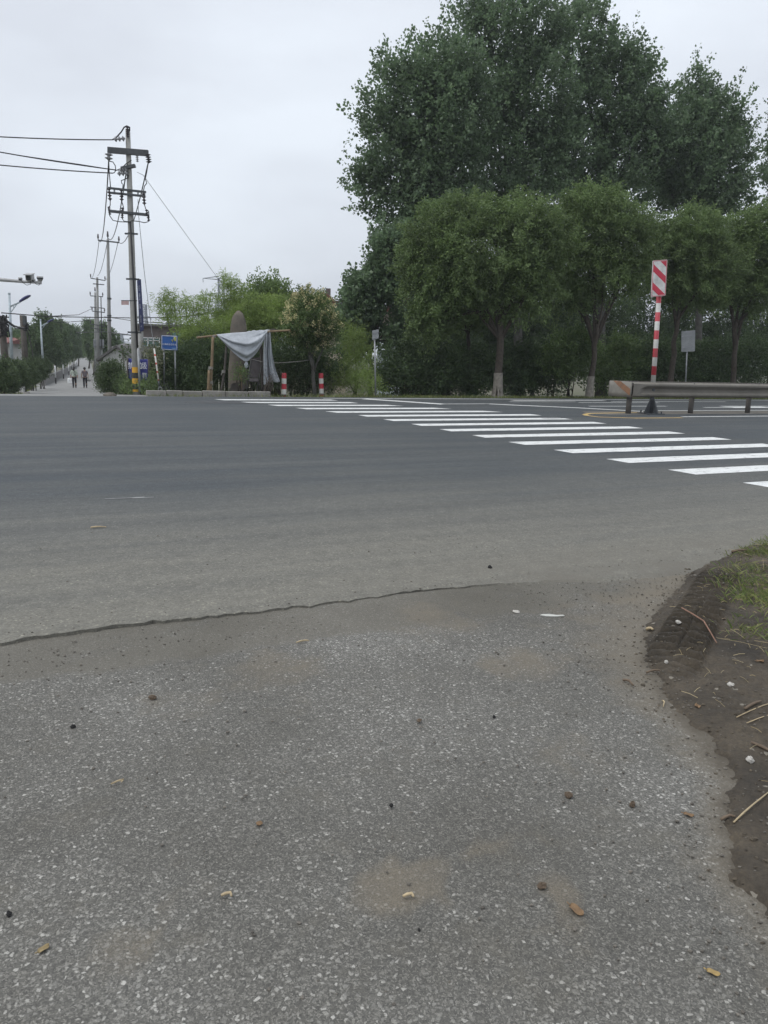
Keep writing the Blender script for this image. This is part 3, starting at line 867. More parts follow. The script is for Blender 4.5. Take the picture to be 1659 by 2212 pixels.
L_lane = leafmat('lane tree leaf', (0.078, 0.130, 0.052), (0.137, 0.202, 0.081), .35)
L_mixed = leafmat('glossy evergreen leaf', (0.078, 0.130, 0.044), (0.143, 0.208, 0.068), .32)
L_flower = leafmat('cream blossom', (0.48, 0.44, 0.22), (0.70, 0.64, 0.38), .3)
L_pale = leafmat('variegated leaf', (0.10, 0.13, 0.06), (0.30, 0.30, 0.19), .2)
L_grass = leafmat('grass blade', (0.085, 0.140, 0.035), (0.25, 0.26, 0.10), .35)
L_dry = leafmat('dry stalk', (0.26, 0.20, 0.10), (0.46, 0.38, 0.22), .15)

# ---- big utility pole at the corner
D0 = 25.6
pb = foot(294.5, D0); pt = place(276, 279, D0)
pole = empty('utility_pole', pb, 'tall concrete utility pole with three tiers of crossarms beside the corner bush', 'utility pole', 'utility poles along the side road')
ax = (pt - pb)
def on_pole(y):                                       # axis point that shows at picture row y
    lo, hi = 0.0, 1.05
    for _ in range(40):
        m = (lo + hi) / 2
        p = pb + ax * m - Vector((0, 0, CAMZ))
        k = CM.transposed() @ p
        yy = 1106 - k.y / -k.z * F
        if yy > y: lo = m
        else: hi = m
    return pb + ax * lo
b = B(); b.tube([pb - Vector((0, 0, .3)), pb + ax * .33, pb + ax * .66, pt], [.112, .107, .092, .07], 20)
b.build('shaft', concrete, pole, True)
bandm = bandmat('yellow and black pole bands', (0.62, 0.33, 0.02), (0.02, 0.02, 0.02), .36, 0.0, dirt=.3)
b = B(); q0, q1 = on_pole(846), on_pole(793); b.tube([q0, q1], [.1155, .115], 20, cap=False); b.build('warning_band', bandm, pole, True)
for y in (505, 603, 718):
    b = B(); q = on_pole(y); r = .072 + .04 * (y - 275) / 560
    b.tube([q - Vector((0, 0, .03)), q + Vector((0, 0, .03))], r + .012, 16); b.box(q + Vector((r + .05, 0, 0)), (.14, .05, .05)); b.box(q - Vector((r + .05, 0, 0)), (.12, .05, .05))
    b.build('clamp_band', dsteel, pole)
b = B(); m = on_pole(330)
b.tube([place(281, 478, D0 - .10), place(289.5, 620, D0 - .12), place(297, 755, D0 - .13)], .028, 8); b.build('riser_cable', black, pole, True)
b = B(); b.tube([place(298.5, 752, D0 - .13), place(302, 846, D0 - .1)], .038, 8); b.build('riser_conduit', steel, pole, True)
# crossarms: (left px, right px) at the pole's depth, they run away to the right a little
def bar(b, a, c, w, h):
    a, c = Vector(a), Vector(c)
    d = c - a
    Mx = d.to_track_quat('X', 'Z').to_matrix()
    b.box((a + c) / 2, (d.length, w, h), Mx)
DF = D0 - .11
def px(x, y, d=DF): return place(x, y, d)
def crossarm(a, c, w, h, name='crossarm'):
    b = B(); bar(b, px(*a), px(*c), w, h); o = b.build(name, dsteel, pole); return o
crossarm((233, 324), (320, 331), .10, .17)
crossarm((234, 406), (315, 415), .07, .06); crossarm((235, 416), (314, 424), .07, .06)
crossarm((237, 456), (317, 464), .08, .08)
crossarm((262, 364), (292, 358), .12, .09, 'strain_bracket')
for p_, q_ in (((247, 408), (247, 420)), ((298, 412), (298, 424))):
    b = B(); bar(b, px(*p_), px(*q_), .04, .04); b.build('arm_spacer', steel, pole)
def insul(path, r, n, mat, name='insulator'):
    """string of discs along a straight line"""
    a, c = Vector(path[0]), Vector(path[1])
    b = B(); b.tube([a, c], r * .35, 6)
    for i in range(n):
        t = (i + .5) / n
        q = a.lerp(c, t); d = (c - a).normalized() * (c - a).length / n * .3
        b.tube([q - d, q, q + d], [r * .45, r, r * .4], 10)
    return b.build(name, mat, pole, True)
for a, c in (((246, 301), (270, 299)), ((259, 369), (275, 366)), ((254, 375), (277, 374))): insul((px(*a), px(*c)), .085, 3, porcelain)
insul((px(276, 296), px(275, 273)), .06, 5, dpoly)
insul((px(235, 330), px(235, 346)), .13, 2, porcelain); insul((px(319, 332), px(322, 352)), .09, 4, dpoly)
insul((px(296, 335), px(297, 350)), .05, 4, porcelain)
for a, c in (((235, 405), (238, 433)), ((262, 408), (263, 434)), ((310, 416), (312, 442))): insul((px(*a), px(*c)), .07, 4, dpoly, 'fuse_cutout')
for a, c in (((235, 446), (238, 464)), ((264, 448), (264, 472)), ((316, 452), (322, 478))): insul((px(*a), px(*c)), .055, 5, dpoly, 'surge_arrester')
def lead(pts, r=.014):
    b = B(); b.tube([px(*p) for p in pts], r, 6); b.build('jumper_lead', black, pole, True)
lead([(243, 302), (252, 296), (262, 285), (268, 275), (274, 272), (280, 275), (280, 283)], .022)
lead([(236, 348), (244, 350), (249, 358), (250, 368), (247, 373), (243, 374)])
lead([(235, 346), (236, 372), (238, 395), (239, 406)]); lead([(248, 369), (262, 364), (272, 354), (284, 346)])
lead([(320, 352), (317, 372), (314, 386), (317, 396), (312, 402), (310, 412)])
lead([(278, 378), (276, 384), (268, 388), (262, 390), (263, 396), (266, 398), (265, 408)])
lead([(238, 433), (238, 444), (234, 450), (237, 466), (244, 476), (258, 479), (281, 480)]); lead([(263, 434), (266, 445), (267, 450), (264, 472), (268, 478), (278, 479)])
lead([(312, 442), (315, 452), (321, 456), (322, 470), (320, 479), (312, 481), (298, 478), (284, 477)])
b = B(); bd = [px(262, 650), px(278, 650), px(278, 658.5), px(262, 658.5)]
b.prism(bd, Vector((0, .02, 0))); b.build('notice_plate', pm('faded pink plate', (0.42, 0.30, 0.29), .6), pole)
b = B(); bar(b, px(262, 649.5, DF + .02), px(296, 649.5, DF + .02), .03, .03); b.build('plate_bracket', dsteel, pole)

# ---- the other poles down the side road
cpole = pm('grey concrete further pole', (0.30, 0.30, 0.29), .85, c2=(0.23, 0.23, 0.22), scale=2)
def far_pole(x0, x1, ytop, D, r, arms, label):
    a = foot(x0, D); t = place(x1, ytop, D)
    e = empty('utility_pole', a, label, 'utility pole', 'utility poles along the side road')
    b = B(); b.tube([a - Vector((0, 0, .2)), a.lerp(t, .5), t], [r, r * .85, r * .62], 14); b.build('shaft', cpole, e, True)
    for (xa, ya, xc, yc, pins) in arms:
        b = B(); bar(b, place(xa, ya, D - r - .04), place(xc, yc, D - r - .04), .08, .09); b.build('crossarm', dsteel, e)
        for k in range(pins):
            f = 0 if pins == 1 else k / (pins - 1)
            p = place(xa + (xc - xa) * f, ya + (yc - ya) * f, D - r - .04)
            b = B(); b.tube([p, p + Vector((0, 0, .12)), p + Vector((0, 0, .16)), p + Vector((0, 0, .42))], [.03, .03, .07, .05], 8); b.build('insulator', dpoly, e, True)
    if arms and len(arms) < 3:
        b = B(); b.tube([t, t + Vector((0, 0, .15)), t + Vector((0, 0, .2)), t + Vector((0, 0, .55))], [.03, .03, .08, .05], 8); b.build('insulator', dpoly, e, True)
    return e
P2 = far_pole(238.5, 233, 517, 58, .15, [(212, 519, 257, 524, 2)], 'second concrete utility pole behind the corner bush, with a single short crossarm')
for y in (645, 682, 692):
    b = B(); q = place(236, y, 58); b.tube([q - Vector((0, 0, .06)), q + Vector((0, 0, .06))], .155, 14); b.build('clamp_band', dsteel, P2)
P3 = far_pole(214, 210, 599, 82, .17, [(196, 601, 227, 606, 2), (201, 613, 225, 615, 0), (199, 672, 226, 675, 2), (196, 700, 226, 705, 2), (196, 708, 226, 713, 0)], 'transformer pole with many crossarms, right of the two walking people')
P4 = far_pole(208, 205.5, 632, 84, .14, [(195, 639, 222, 641, 2), (195, 663, 225, 666, 0)], 'thin concrete pole close behind the transformer pole')
b = B(); b.box(place(207.5, 741, 82.3), (.42, .5, .75), None, .05); b.box(place(219.5, 741, 82.3), (.36, .5, .7), None, .05); b.box(place(213.5, 750, 82.3), (.95, .5, .10)); b.build('transformer', pm('grey enamel', (.20, .21, .22), .5), P3)
b = B(); b.box(place(214, 768, 82.5), (.66, .4, 1.6), None, .03); b.build('switch_cabinet', pm('pale enamel', (.27, .28, .27), .5), P3)
b = B(); b.tube([place(218, 640, 81.6), place(219, 690, 81.6), place(220, 757, 81.6)], .05, 6); b.build('riser_cable', black, P3, True)

# ---- power lines, each a wire of its own
def wire(pts, r, label, cat='cable', group='overhead cables', sag=0.0, name='overhead_cable', mat=None):
    pts = [Vector(p) for p in pts]
    out = []
    for i in range(len(pts) - 1):
        for k in range(8):
            t = k / 8
            p = pts[i].lerp(pts[i + 1], t); p.z -= sag * 4 * t * (1 - t)
            out.append(p)
    out.append(pts[-1])
    b = B(); b.tube(out, r, 5)
    return tag(b.build(name, mat or black, None, True), label, cat, group)
A0, A1, A2 = (276, 299), (243, 371), (243, 374)
wire([px(243, 302), place(0, 295.5, D0 - 1.5), place(-330, 283, D0 - 3.4)], .017, 'topmost thick black line running from the corner pole to the left edge', sag=.02)
wire([px(249, 367), place(0, 328.5, D0 - 1.5), place(-330, 271, D0 - 3.4)], .017, 'middle thick black line running from the corner pole to the left edge', sag=.02)
wire([px(244, 374), place(0, 356.5, D0 - 1.5), place(-330, 330, D0 - 3.4)], .017, 'lowest thick black line running from the corner pole to the left edge', sag=.02)
wire([px(280, 372), place(180, 356, D0 - .8), place(60, 338, D0 - 1.5), place(-200, 300, D0 - 3)], .008, 'hair-thin wire just under the middle line left of the corner pole')
for (a, m, c, l) in (((235, 346), (214, 519), (198, 601), 'left'), ((275, 355), (233, 513), (211, 596), 'middle'), ((320, 352), (255, 522), (227, 606), 'right')):
    wire([px(*a), place(m[0], m[1], 57.6)], .02, l + ' one of three lines sloping from the corner pole to the second pole', sag=.9)
    wire([place(m[0], m[1], 57.6), place(c[0], c[1], 81.6)], .02, l + ' one of three lines between the second pole and the transformer pole', sag=.5)
wire([px(296, 372), px(309, 378), place(474, 606, 33.5), place(560, 725, 37.5)], .008, 'long thin stay wire slanting from the corner pole down behind the bamboo', 'stay wire', None, name='stay_wire', mat=steel)
wire([px(298, 430), px(300, 470), place(312, 590, D0 + .2), place(332.5, 752, D0 + .1)], .010, 'thin stay wire dropping from the corner pole to the striped sleeve', 'stay wire', None, name='stay_wire', mat=steel)
DW = 40
wire([place(3, 676, DW), place(105, 684, DW), place(231, 686, DW), place(290, 687, DW), place(387, 685, DW), place(470, 676, DW)], .024, 'thick level cable crossing behind both near utility poles above the treetops')
wire([place(3, 675.5, DW), place(100, 683.5, DW), place(170, 680, 60), place(198, 667, 80)], .024, 'cable curving from the leaning timber pole up to the transformer pole')
wire([place(225, 684, 60), place(290, 693.5, 45), place(400, 702, 45)], .02, 'cable dropping rightwards from the second pole toward the bamboo')
wire([place(166, 718, 70), place(230, 717, 60), place(290, 725, 40)], .03, 'lowest cable crossing behind the second pole just above the tree tops')
wire([place(95, 692, 76), place(130, 697, 76), place(196, 692, 82)], .03, 'thin cable between the far street lamp and the transformer pole')
b = B()

# ---- striped sleeve of the stay
sv = empty('stay_sleeve', foot(346, 25.4), 'red and white striped stay guard slanting beside the dark bush by the kerb', 'stay guard')
g0, g1, g2 = foot(346, 25.4), place(342.5, 822, 25.5), place(333, 753, 25.6)
b = B(); b.tube([g1, g2], .026, 10); b.build('striped_tube', bandmat('red and white guard bands', (.50, .09, .06), (.66, .64, .6), .27, .1, frac=.25), sv, True)
b = B(); b.tube([g0, g1], .018, 8); b.tube([g1 - Vector((0, 0, .02)), g1.lerp(g0, .35)], .032, 8); b.build('stay_rod', dsteel, sv, True)
b = B(); lp = g0 + Vector((0, 0, .18)); b.tube([lp + Vector((.06 * math.cos(k * .7), 0, .09 * math.sin(k * .7))) for k in range(10)], .012, 6); b.build('eye_bolt', steel, sv, True)

# ---- the tall blue notice on its own post behind the pole
navy = pm('faded navy sign face', (0.060, 0.068, 0.15), .5, scale=3, bump=0)
vs = empty('vertical_sign', foot(304, 27.2), 'tall narrow navy sign board on a post behind the corner utility pole', 'sign')
DV = 27.2
q = [place(295.8, 606, DV), place(302.2, 603, DV + .12), place(308.6, 713, DV + .12), place(302.2, 716.5, DV)]
b = B(); b.prism(q, Vector((.02, .06, 0))); b.build('board', navy, vs)
dl = pm('dull white lettering', (0.36, 0.37, 0.42), .6, bump=0)
rs = random.Random(5)
b = B()
for (ya, yb) in ((617, 627), (634, 643), (645, 649), (657, 668), (681, 687), (688, 696), (704, 706.5)):   # worn, unreadable strokes
    yy = ya
    while yy < yb:
        f = (yy - 605) / 110
        xa = 298.2 + 6.2 * f + rs.uniform(-.2, .2)
        h = rs.uniform(.5, 1.2)
        b.prism([place(xa, yy, DV - .03), place(xa + 2.4, yy - .4, DV - .0), place(xa + 2.4, yy - .4 + h, DV - .0), place(xa, yy + h, DV - .03)], Vector((0, .012, 0)))
        yy += h + rs.uniform(.5, 1.0)
b.build('lettering', dl, vs)
b = B(); b.tube([foot(305.5, DV + .4), place(304, 716, DV + .4)], .09, 10); b.tube([place(303, 716, DV + .35), place(299.5, 606, DV + .35)], .04, 8); b.build('post', pm('grey painted post', (.22, .22, .21), .7), vs, True)

# ---- blue banner behind the pole
bm = pm('royal blue banner cloth', (0.038, 0.042, 0.20), .7, scale=2, bump=0)
wt = pm('white lettering', (0.70, 0.71, 0.74), .6, bump=0)
DB = 26.3
bn = empty('banner', foot(298, DB), 'blue cloth banner with white characters stretched low behind the corner pole', 'banner')
c00, c10, c11, c01 = place(275.5, 773.5, DB), place(321, 775.5, DB), place(319.5, 822, DB), place(277, 820, DB)
rows = []
for j in range(13):
    v = j / 12
    row = []
    for i in range(21):
        u = i / 20
        p = c00.lerp(c10, u).lerp(c01.lerp(c11, u), v)
        p.y += .03 * math.sin(u * 9 + v * 2) + .015 * math.sin(u * 23 - v * 5)
        p.z -= .025 * 4 * u * (1 - u) * (1 - v)
        row.append(p)
    rows.append(row)
b = B(); b.grid(rows); o = b.build('cloth', bm, bn, True)
so = o.modifiers.new('thickness', 'SOLIDIFY'); so.thickness = .006
FB = facing(c10 - c00, (0, 0, 1))
def put_text(body, x, y, D, hpx, name, mat, parent, fr=None, tilt=0.0, sx=1.0):
    p = place(x, y, D)
    sz = hpx * mpp(p) * 1.08
    Mx = Matrix.Translation(p - parent.location) @ (fr or FB).to_4x4() @ Matrix.Rotation(R(90), 4, 'X') @ Matrix.Rotation(tilt, 4, 'Z') @ Matrix.Diagonal((sx, 1, 1, 1))
    return text_mesh(body, sz, name, mat, parent, Mx, .003)
for ch, x in (('禁', 282), ('倒', 292), ('垃', 302), ('圾', 312)): put_text(ch, x, 791, DB - .09, 14.5, 'lettering', wt, bn, sx=.74)
put_text('罚', 312, 812.5, DB - .09, 12.5, 'lettering', wt, bn, sx=.8)
b = B(); b.tube([foot(275.5, DB), c00], .03, 8); b.build('stake', wood, bn, True)
b = B(); b.tube([foot(321, DB), c10], .03, 8); b.build('stake', wood, bn, True)

# ---- blue sign with white border
DS = 27.3
sg = empty('blue_sign', foot(366, DS + .1), 'square blue sign with white border and one line of characters above the dark bush', 'sign')
sblue = pm('sign blue enamel', (0.030, 0.105, 0.33), .4, scale=2, var=.12, bump=0)
a, c, d, e = place(348.5, 724, DS), place(383.3, 725.5, DS + .1), place(383.3, 757, DS + .1), place(348.5, 755.5, DS)
b = B(); b.prism([a, c, d, e], Vector((0, .03, 0))); b.build('panel', sblue, sg)
b = B()
ctr = (a + c + d + e) / 4
fr_ = [ctr + (p - ctr) * .93 + Vector((0, -.008, 0)) for p in (a, c, d, e)]
for i in range(4): b.tube([fr_[i], fr_[(i + 1) % 4]], .009, 5)
b.build('border', wt, sg)
FS = facing(c - a, (0, 0, 1))
put_text('交通安全劝导点', 365.8, 744.2, DS + .02, 3.95, 'lettering', wt, sg, FS)
b = B(); b.box(place(376, 753, DS + .04), (.15, .012, .055)); b.build('small_print_patch', pm('pale blue print', (0.12, 0.22, 0.42), .5, bump=0), sg)
emb = pm('yellow green emblem', (0.45, 0.45, 0.12), .5, bump=0)
b = B(); p = place(377.8, 731.2, DS + .03); b.ball(p, (.052, .012, .055), 10, 6); b.box(p + Vector((-.085, 0, -.06)), (.07, .012, .03)); b.box(p + Vector((-.085, 0, -.09)), (.02, .012, .08)); b.box(p + Vector((.005, 0, -.07)), (.05, .012, .05)); b.build('emblem', emb, sg, True)
for x in (354, 378):
    b = B(); b.tube([foot(x + 1, DS + .12), place(x, 730, DS + .12)], .03, 8); b.build('post', steel, sg, True)

# ---- the far houses on the left
brick = pm('grey brown brick wall', (0.17, 0.145, 0.135), .9, c2=(0.12, 0.10, 0.095), scale=1.5, bump=.3, bscale=12)
plaster = pm('white lime plaster', (0.56, 0.56, 0.55), .9, c2=(0.45, 0.45, 0.43), scale=1)
rooft = pm('grey clay tile', (0.14, 0.135, 0.13), .85, c2=(0.09, 0.088, 0.085), scale=3)
redt = pm('red brown roof tile', (0.21, 0.075, 0.060), .8, c2=(0.13, 0.055, 0.048), scale=3)
glass = pm('green tinted glass', (0.05, 0.14, 0.12), .12, bump=0, spec=.8)
def wallbox(b, p0, p1, z0, z1, depth):
    """a box whose front runs from ground point p0 to p1 and goes back by depth"""
    d = (Vector((p1.x, p1.y, 0)) - Vector((p0.x, p0.y, 0))); bk = Vector((-d.y, d.x, 0)).normalized() * depth
    a = Vector((p0.x, p0.y, z0)); c = Vector((p1.x, p1.y, z0))
    b.prism([a, c, c + bk, a + bk], Vector((0, 0, z1 - z0)))
    return bk
DH = 55
h = empty('brick_house', foot(350, DH), 'flat roofed grey brick house with green windows behind the bamboo', 'house')
f0, f1 = foot(300, DH), foot(420, DH + .8)
ztop = place(330, 705, DH).z
b = B(); wallbox(b, f0, f1, -2.5, ztop, 7); b.build('wall', brick, h)
b = B(); dd = (f1 - f0); dd.z = 0; dn = dd.normalized(); fo = Vector((dn.y, -dn.x, 0))
a = Vector((f0.x, f0.y, ztop)) + fo * .25 - dn * .25; b.prism([a, a + dn * (dd.length + .5), a + dn * (dd.length + .5) - fo * 7.5, a - fo * 7.5], Vector((0, 0, .16))); b.build('roof', rooft, h)
zb, zt_ = place(330, 757, DH).z, place(330, 727, DH).z
def along(x0, x1):
    def hit(x):
        d = ray(x, 740); k = (f0.x * fo.x + f0.y * fo.y) / (d.x * fo.x + d.y * fo.y)
        return Vector((d.x * k, d.y * k, 0))
    return hit(x0), hit(x1)
w0, w1_ = along(308, 345)
for (xa, xb) in ((308, 319.5), (320.5, 331), (332, 345)):
    u0, u1 = along(xa, xb)
    za, zc = place(330, 749, DH).z, place(330, 730, DH).z
    b = B(); wd = (u1 - u0).length; cc = (u0 + u1) / 2; cc.z = (za + zc) / 2
    Mh = Matrix.Rotation(math.atan2(dn.y, dn.x), 3, 'Z')
    for dx, dz, sx, sz in ((-wd / 2, 0, .07, zc - za), (wd / 2, 0, .07, zc - za), (0, (za - zc) / 2, wd + .07, .08), (0, (zc - za) / 2, wd + .07, .08), (0, (zc - za) * .22, wd, .05)):
        b.box(cc + fo * .07 + dn * dx + Vector((0, 0, dz)), (sx, .1, sz), Mh)
    win = b.build('window', white_paint, h)
    b = B(); b.box(cc + fo * .03, (wd - .05, .03, zc - za - .08), Mh)
    pn = b.build('pane', glass, h); pn.parent = win
u0, u1 = along(306, 348)
b = B(); b.prism([Vector((u0.x, u0.y, place(330, 755, DH).z)), Vector((u1.x, u1.y, place(330, 755, DH).z)), Vector((u1.x, u1.y, place(330, 750, DH).z)), Vector((u0.x, u0.y, place(330, 750, DH).z))], fo * .35); b.build('sill', plaster, h)
u0, u1 = along(369, 391)
b = B(); b.prism([Vector((u0.x, u0.y, place(370, 727, DH).z)), Vector((u1.x, u1.y, place(370, 727, DH).z)), Vector((u1.x, u1.y, place(370, 718, DH).z)), Vector((u0.x, u0.y, place(370, 718, DH).z))], fo * .12); b.build('window', glass, h)

h = empty('white_house', foot(259, 50), 'small white gabled house with grey roof behind the corner bush', 'house')
g0, g1 = foot(226, 50), foot(289, 50)
ze, za = place(226, 774, 50).z, place(259, 752.5, 50).z
b = B()
a, c = Vector((g0.x, g0.y, -2.5)), Vector((g1.x, g1.y, -2.5)); md_ = (a + c) / 2
b.prism([a, c, Vector((c.x, c.y, ze)), Vector((md_.x, md_.y, za)), Vector((a.x, a.y, ze))], Vector((1.5, 9, 0))); b.build('wall', plaster, h)
b = B()
for q0, q1 in ((Vector((a.x - .35, a.y - .3, ze - .25)), Vector((md_.x, md_.y - .3, za))), (Vector((md_.x, md_.y - .3, za)), Vector((c.x + .35, c.y - .3, ze - .25)))):
    up_ = Vector((0, 0, .04)); b.prism([q0 + up_, q1 + up_, q1 + up_ + Vector((0, 0, .16)), q0 + up_ + Vector((0, 0, .16))], Vector((1.6, 9.8, 0)))
b.build('roof', rooft, h)
h = empty('grey_house', foot(285, 75), 'long low grey tiled roof seen left of the corner pole above the white gable', 'house')
g0, g1 = foot(252, 75), foot(345, 75)
ze, za = place(280, 752, 75).z, place(280, 741.5, 75).z
b = B(); wallbox(b, g0, g1, -3, ze, 8); b.build('wall', brick, h)
b = B()
a, c = Vector((g0.x - .4, g0.y - .5, ze)), Vector((g1.x + .4, g1.y - .5, ze))
b.prism([a, Vector((a.x, a.y + 4.5, za)), Vector((a.x, a.y + 9, ze))], Vector((c.x - a.x, 0, 0))); b.build('roof', rooft, h)
h = empty('brown_house', foot(-20, 82), 'brown roofed house at the left edge behind the leaning timber pole', 'house')
g0, g1 = foot(-90, 82), foot(8, 82)
ze, za = place(0, 742, 82).z, place(0, 728, 82).z
b = B(); wallbox(b, g0, g1, -3, ze, 8); b.build('wall', plaster, h)
a, c = Vector((g0.x - .4, g0.y - .5, ze)), Vector((g1.x + .6, g1.y - .5, ze))
b = B(); b.prism([a, Vector((a.x, a.y + 4.5, za)), Vector((a.x, a.y + 9, ze))], Vector((c.x - a.x, 0, 0))); b.build('roof', redt, h)

# ---- the house with red gables behind the flowering tree
cream = pm('cream rendered wall', (0.50, 0.45, 0.36), .9, c2=(0.40, 0.35, 0.28), scale=1)
h = empty('gabled_house', foot(780, 52), 'cream house with red brown tiled gables half hidden behind the trees', 'house')
def gable(x0, x1, ye, xa, ya, D, depth, hname='wall'):
    g0, g1 = foot(x0, D), foot(x1, D)
    ze, za = place((x0 + x1) / 2, ye, D).z, place(xa, ya, D).z
    xm = place(xa, ya, D).x
    a, c = Vector((g0.x, g0.y, -2.5)), Vector((g1.x, g0.y, -2.5))
    b = B(); b.prism([a, c, Vector((c.x, c.y, ze)), Vector((xm, a.y, za)), Vector((a.x, a.y, ze))], Vector((0, depth, 0))); b.build('wall', cream, h)
    b = B()
    for q0, q1 in ((Vector((a.x - .7, a.y - .5, ze - .5)), Vector((xm, a.y - .5, za))), (Vector((xm, a.y - .5, za)), Vector((c.x + .7, a.y - .5, ze - .5)))):
        b.prism([q0 + Vector((0, 0, .04)), q1 + Vector((0, 0, .04)), q1 + Vector((0, 0, .32)), q0 + Vector((0, 0, .32))], Vector((0, depth + 1, 0)))
    r = b.build('roof', redt, h)
    return r, Vector((xm, a.y, za))
r1_, ap1 = gable(818, 930, 690, 872, 650, 48, 9)
r2_, ap2 = gable(640, 746, 676, 700, 640, 58, 10)
b = B(); q = ap2 + Vector((.25, .6, .25)); b.box(q, (.34, .34, .7)); ch_ = b.build('chimney', brick, h); ch_.parent = r2_
for (x, y, w, hh_) in ((734, 668, .9, 1.1), (866, 722, .7, .9)):
    D = 57.93 if x < 800 else 47.93
    p = place(x, y, D)
    b = B()
    for dx, dz, sx, sz in ((-w / 2, 0, .08, hh_), (w / 2, 0, .08, hh_), (0, hh_ / 2, w + .08, .08), (0, -hh_ / 2, w + .08, .08), (0, 0, .05, hh_)): b.box(p + Vector((dx, 0, dz)), (sx, .14, sz))
    win = b.build('window', redt if x < 800 else white_paint, h)
    b = B(); b.box(p + Vector((0, .04, 0)), (w - .02, .03, hh_ - .02)); b.build('pane', pm('dark window glass', (.03, .035, .04), .1, bump=0, spec=.7), h).parent = win
sh = empty('white_shed', foot(840, 45), 'small white walled outbuilding glimpsed through the shrubs right of the small sign', 'shed')
g0, g1 = foot(812, 45), foot(862, 45)
b = B(); wallbox(b, g0, g1, -2, place(840, 757, 45).z, 4); b.build('wall', pm('pale blue white wall', (.55, .6, .64), .8), sh)
b = B(); z_ = place(840, 757, 45).z; b.prism([Vector((g0.x - .3, g0.y - .4, z_ + .02)), Vector((g1.x + .3, g0.y - .4, z_ + .02)), Vector((g1.x + .3, g0.y + 2, z_ + .5)), Vector((g0.x - .3, g0.y + 2, z_ + .5))], Vector((0, 2, .08))); b.build('roof', pm('pale metal roof', (.5, .55, .6), .5), sh)

# ---- street lamps
lamp_paint = pm('pale blue grey lamp paint', (0.42, 0.48, 0.52), .5, scale=4)
lamp_head = pm('dark blue lamp head', (0.035, 0.04, 0.13), .4, bump=0)
bandw = bandmat('black and white lamp base bands', (0.50, 0.52, 0.52), (0.03, 0.03, 0.03), .5, dirt=.25)
def lamp(xb, xt, yt, arm, head, D, label, ab):
    a = foot(xb, D); t = place(xt, yt, D)
    e = empty('street_lamp', a, label, 'street lamp', 'street lamps along the side road')
    H = (t - a).length
    b = B(); b.tube([a + (t - a) * .22, t], [.105, .062], 12); b.tube([t, t + Vector((0, 0, .1))], .08, 8); b.build('pole', lamp_paint, e, True)
    b = B(); b.tube([a, a + (t - a) * .22], [.12, .108], 12); b.build('base_section', bandw, e, True)
    b = B(); b.box(a + Vector((0, 0, .08)), (.55, .55, .3), None, .02); b.build('footing', conc, e)
    b = B(); p0, p1 = place(*arm[0], D), place(*arm[1], D); b.tube([p0, p1], .05, 8); p2 = place(*ab, D); b.tube([p2, p0.lerp(p1, .75)], .025, 6); b.tube([p0.lerp(p1, .3), p2.lerp(p0.lerp(p1, .75), .4)], .02, 6); b.build('arm', lamp_paint, e, True)
    p0, p1 = place(*head[0], D), place(*head[1], D)
    d = p1 - p0; Mx = d.to_track_quat('X', 'Z').to_matrix()
    b = B()
    rings = []
    for t_, w, hgt in ((0, .06, .07), (.08, .09, .09), (.3, .13, .11), (.6, .19, .12), (.85, .16, .09), (1.0, .04, .03)):
        rings.append([p0 + d * t_ + Mx @ Vector((0, w * math.cos(k * math.pi / 5), hgt * math.sin(k * math.pi / 5) * (1 if math.sin(k * math.pi / 5) > 0 else .5))) for k in range(11)])
    b.grid(rings); b.build('lamp_head', lamp_head, e, True)
lamp(28.5, 20, 636, [(22, 662), (44, 652)], [(42.5, 652), (66, 638)], 47, 'nearer street lamp at the left edge, with a dark blue head on a slanted arm', (24, 674))
lamp(96.5, 87.5, 692, [(88.5, 705), (104, 696.5)], [(102.5, 697), (116.5, 689.5)], 72, 'farther street lamp rising in front of the dense lane trees', (89.5, 712))

# ---- traffic camera arm (its mast stands outside the frame)
tm = empty('camera_mast', foot(-70, 33), 'grey horizontal mast arm carrying four traffic cameras at the upper left edge', 'traffic camera mast')
DT = 33
camw = pm('camera housing grey', (0.36, 0.36, 0.36), .45, bump=0)
camd = pm('camera dark glass', (0.04, 0.045, 0.05), .2, bump=0)
b = B(); b.tube([foot(-70, DT), place(-80, 590, DT)], [.16, .11], 12); b.build('mast', steel, tm, True)
b = B(); b.tube([place(-78, 599, DT), place(0, 604, DT), place(52, 608.5, DT), place(86, 610.5, DT)], [.09, .075, .06, .05], 10); b.build('arm', camw, tm, True)
b = B(); b.box(place(85.5, 609.8, DT), (.14, .14, .16), None, .02); b.build('end_bracket', camw, tm)
def dome(x, y, r):
    p = place(x, y, DT); b = B(); b.ball(p, r * .9, 12, 8); b.tube([p, place(x + 1, y + 5, DT)], .02, 6); b.tube([p + Vector((0, 0, -.01)), p + Vector((0, 0, r * .8))], [r, r * .95], 12); o = b.build('lamp', camw, tm, True)
    b = B(); b.ball(p + Vector((.0, -r * .55, -r * .2)), r * .6, 8, 6); b.build('lens', camd, tm, True).parent = o
dome(44, 603, .085); dome(72.5, 606, .07)
def camera_unit(x, y, w, h_, tilt):
    p = place(x, y, DT); b = B()
    Mx = Euler((R(tilt), 0, R(8))).to_matrix()
    b.box(p, (w, .42, h_), Mx, .03); b.box(p + Mx @ Vector((0, -.05, h_ * .56)), (w * 1.2, .56, .03), Mx); b.tube([p, place(x + .3, y + 8.5, DT)], .03, 8)
    o = b.build('camera', camw, tm)
    b = B(); b.box(p + Mx @ Vector((0, -.215, 0)), (w * .75, .02, h_ * .7), Mx, .005); b.build('lens', camd, tm).parent = o
camera_unit(64.5, 599, .25, .24, 12)
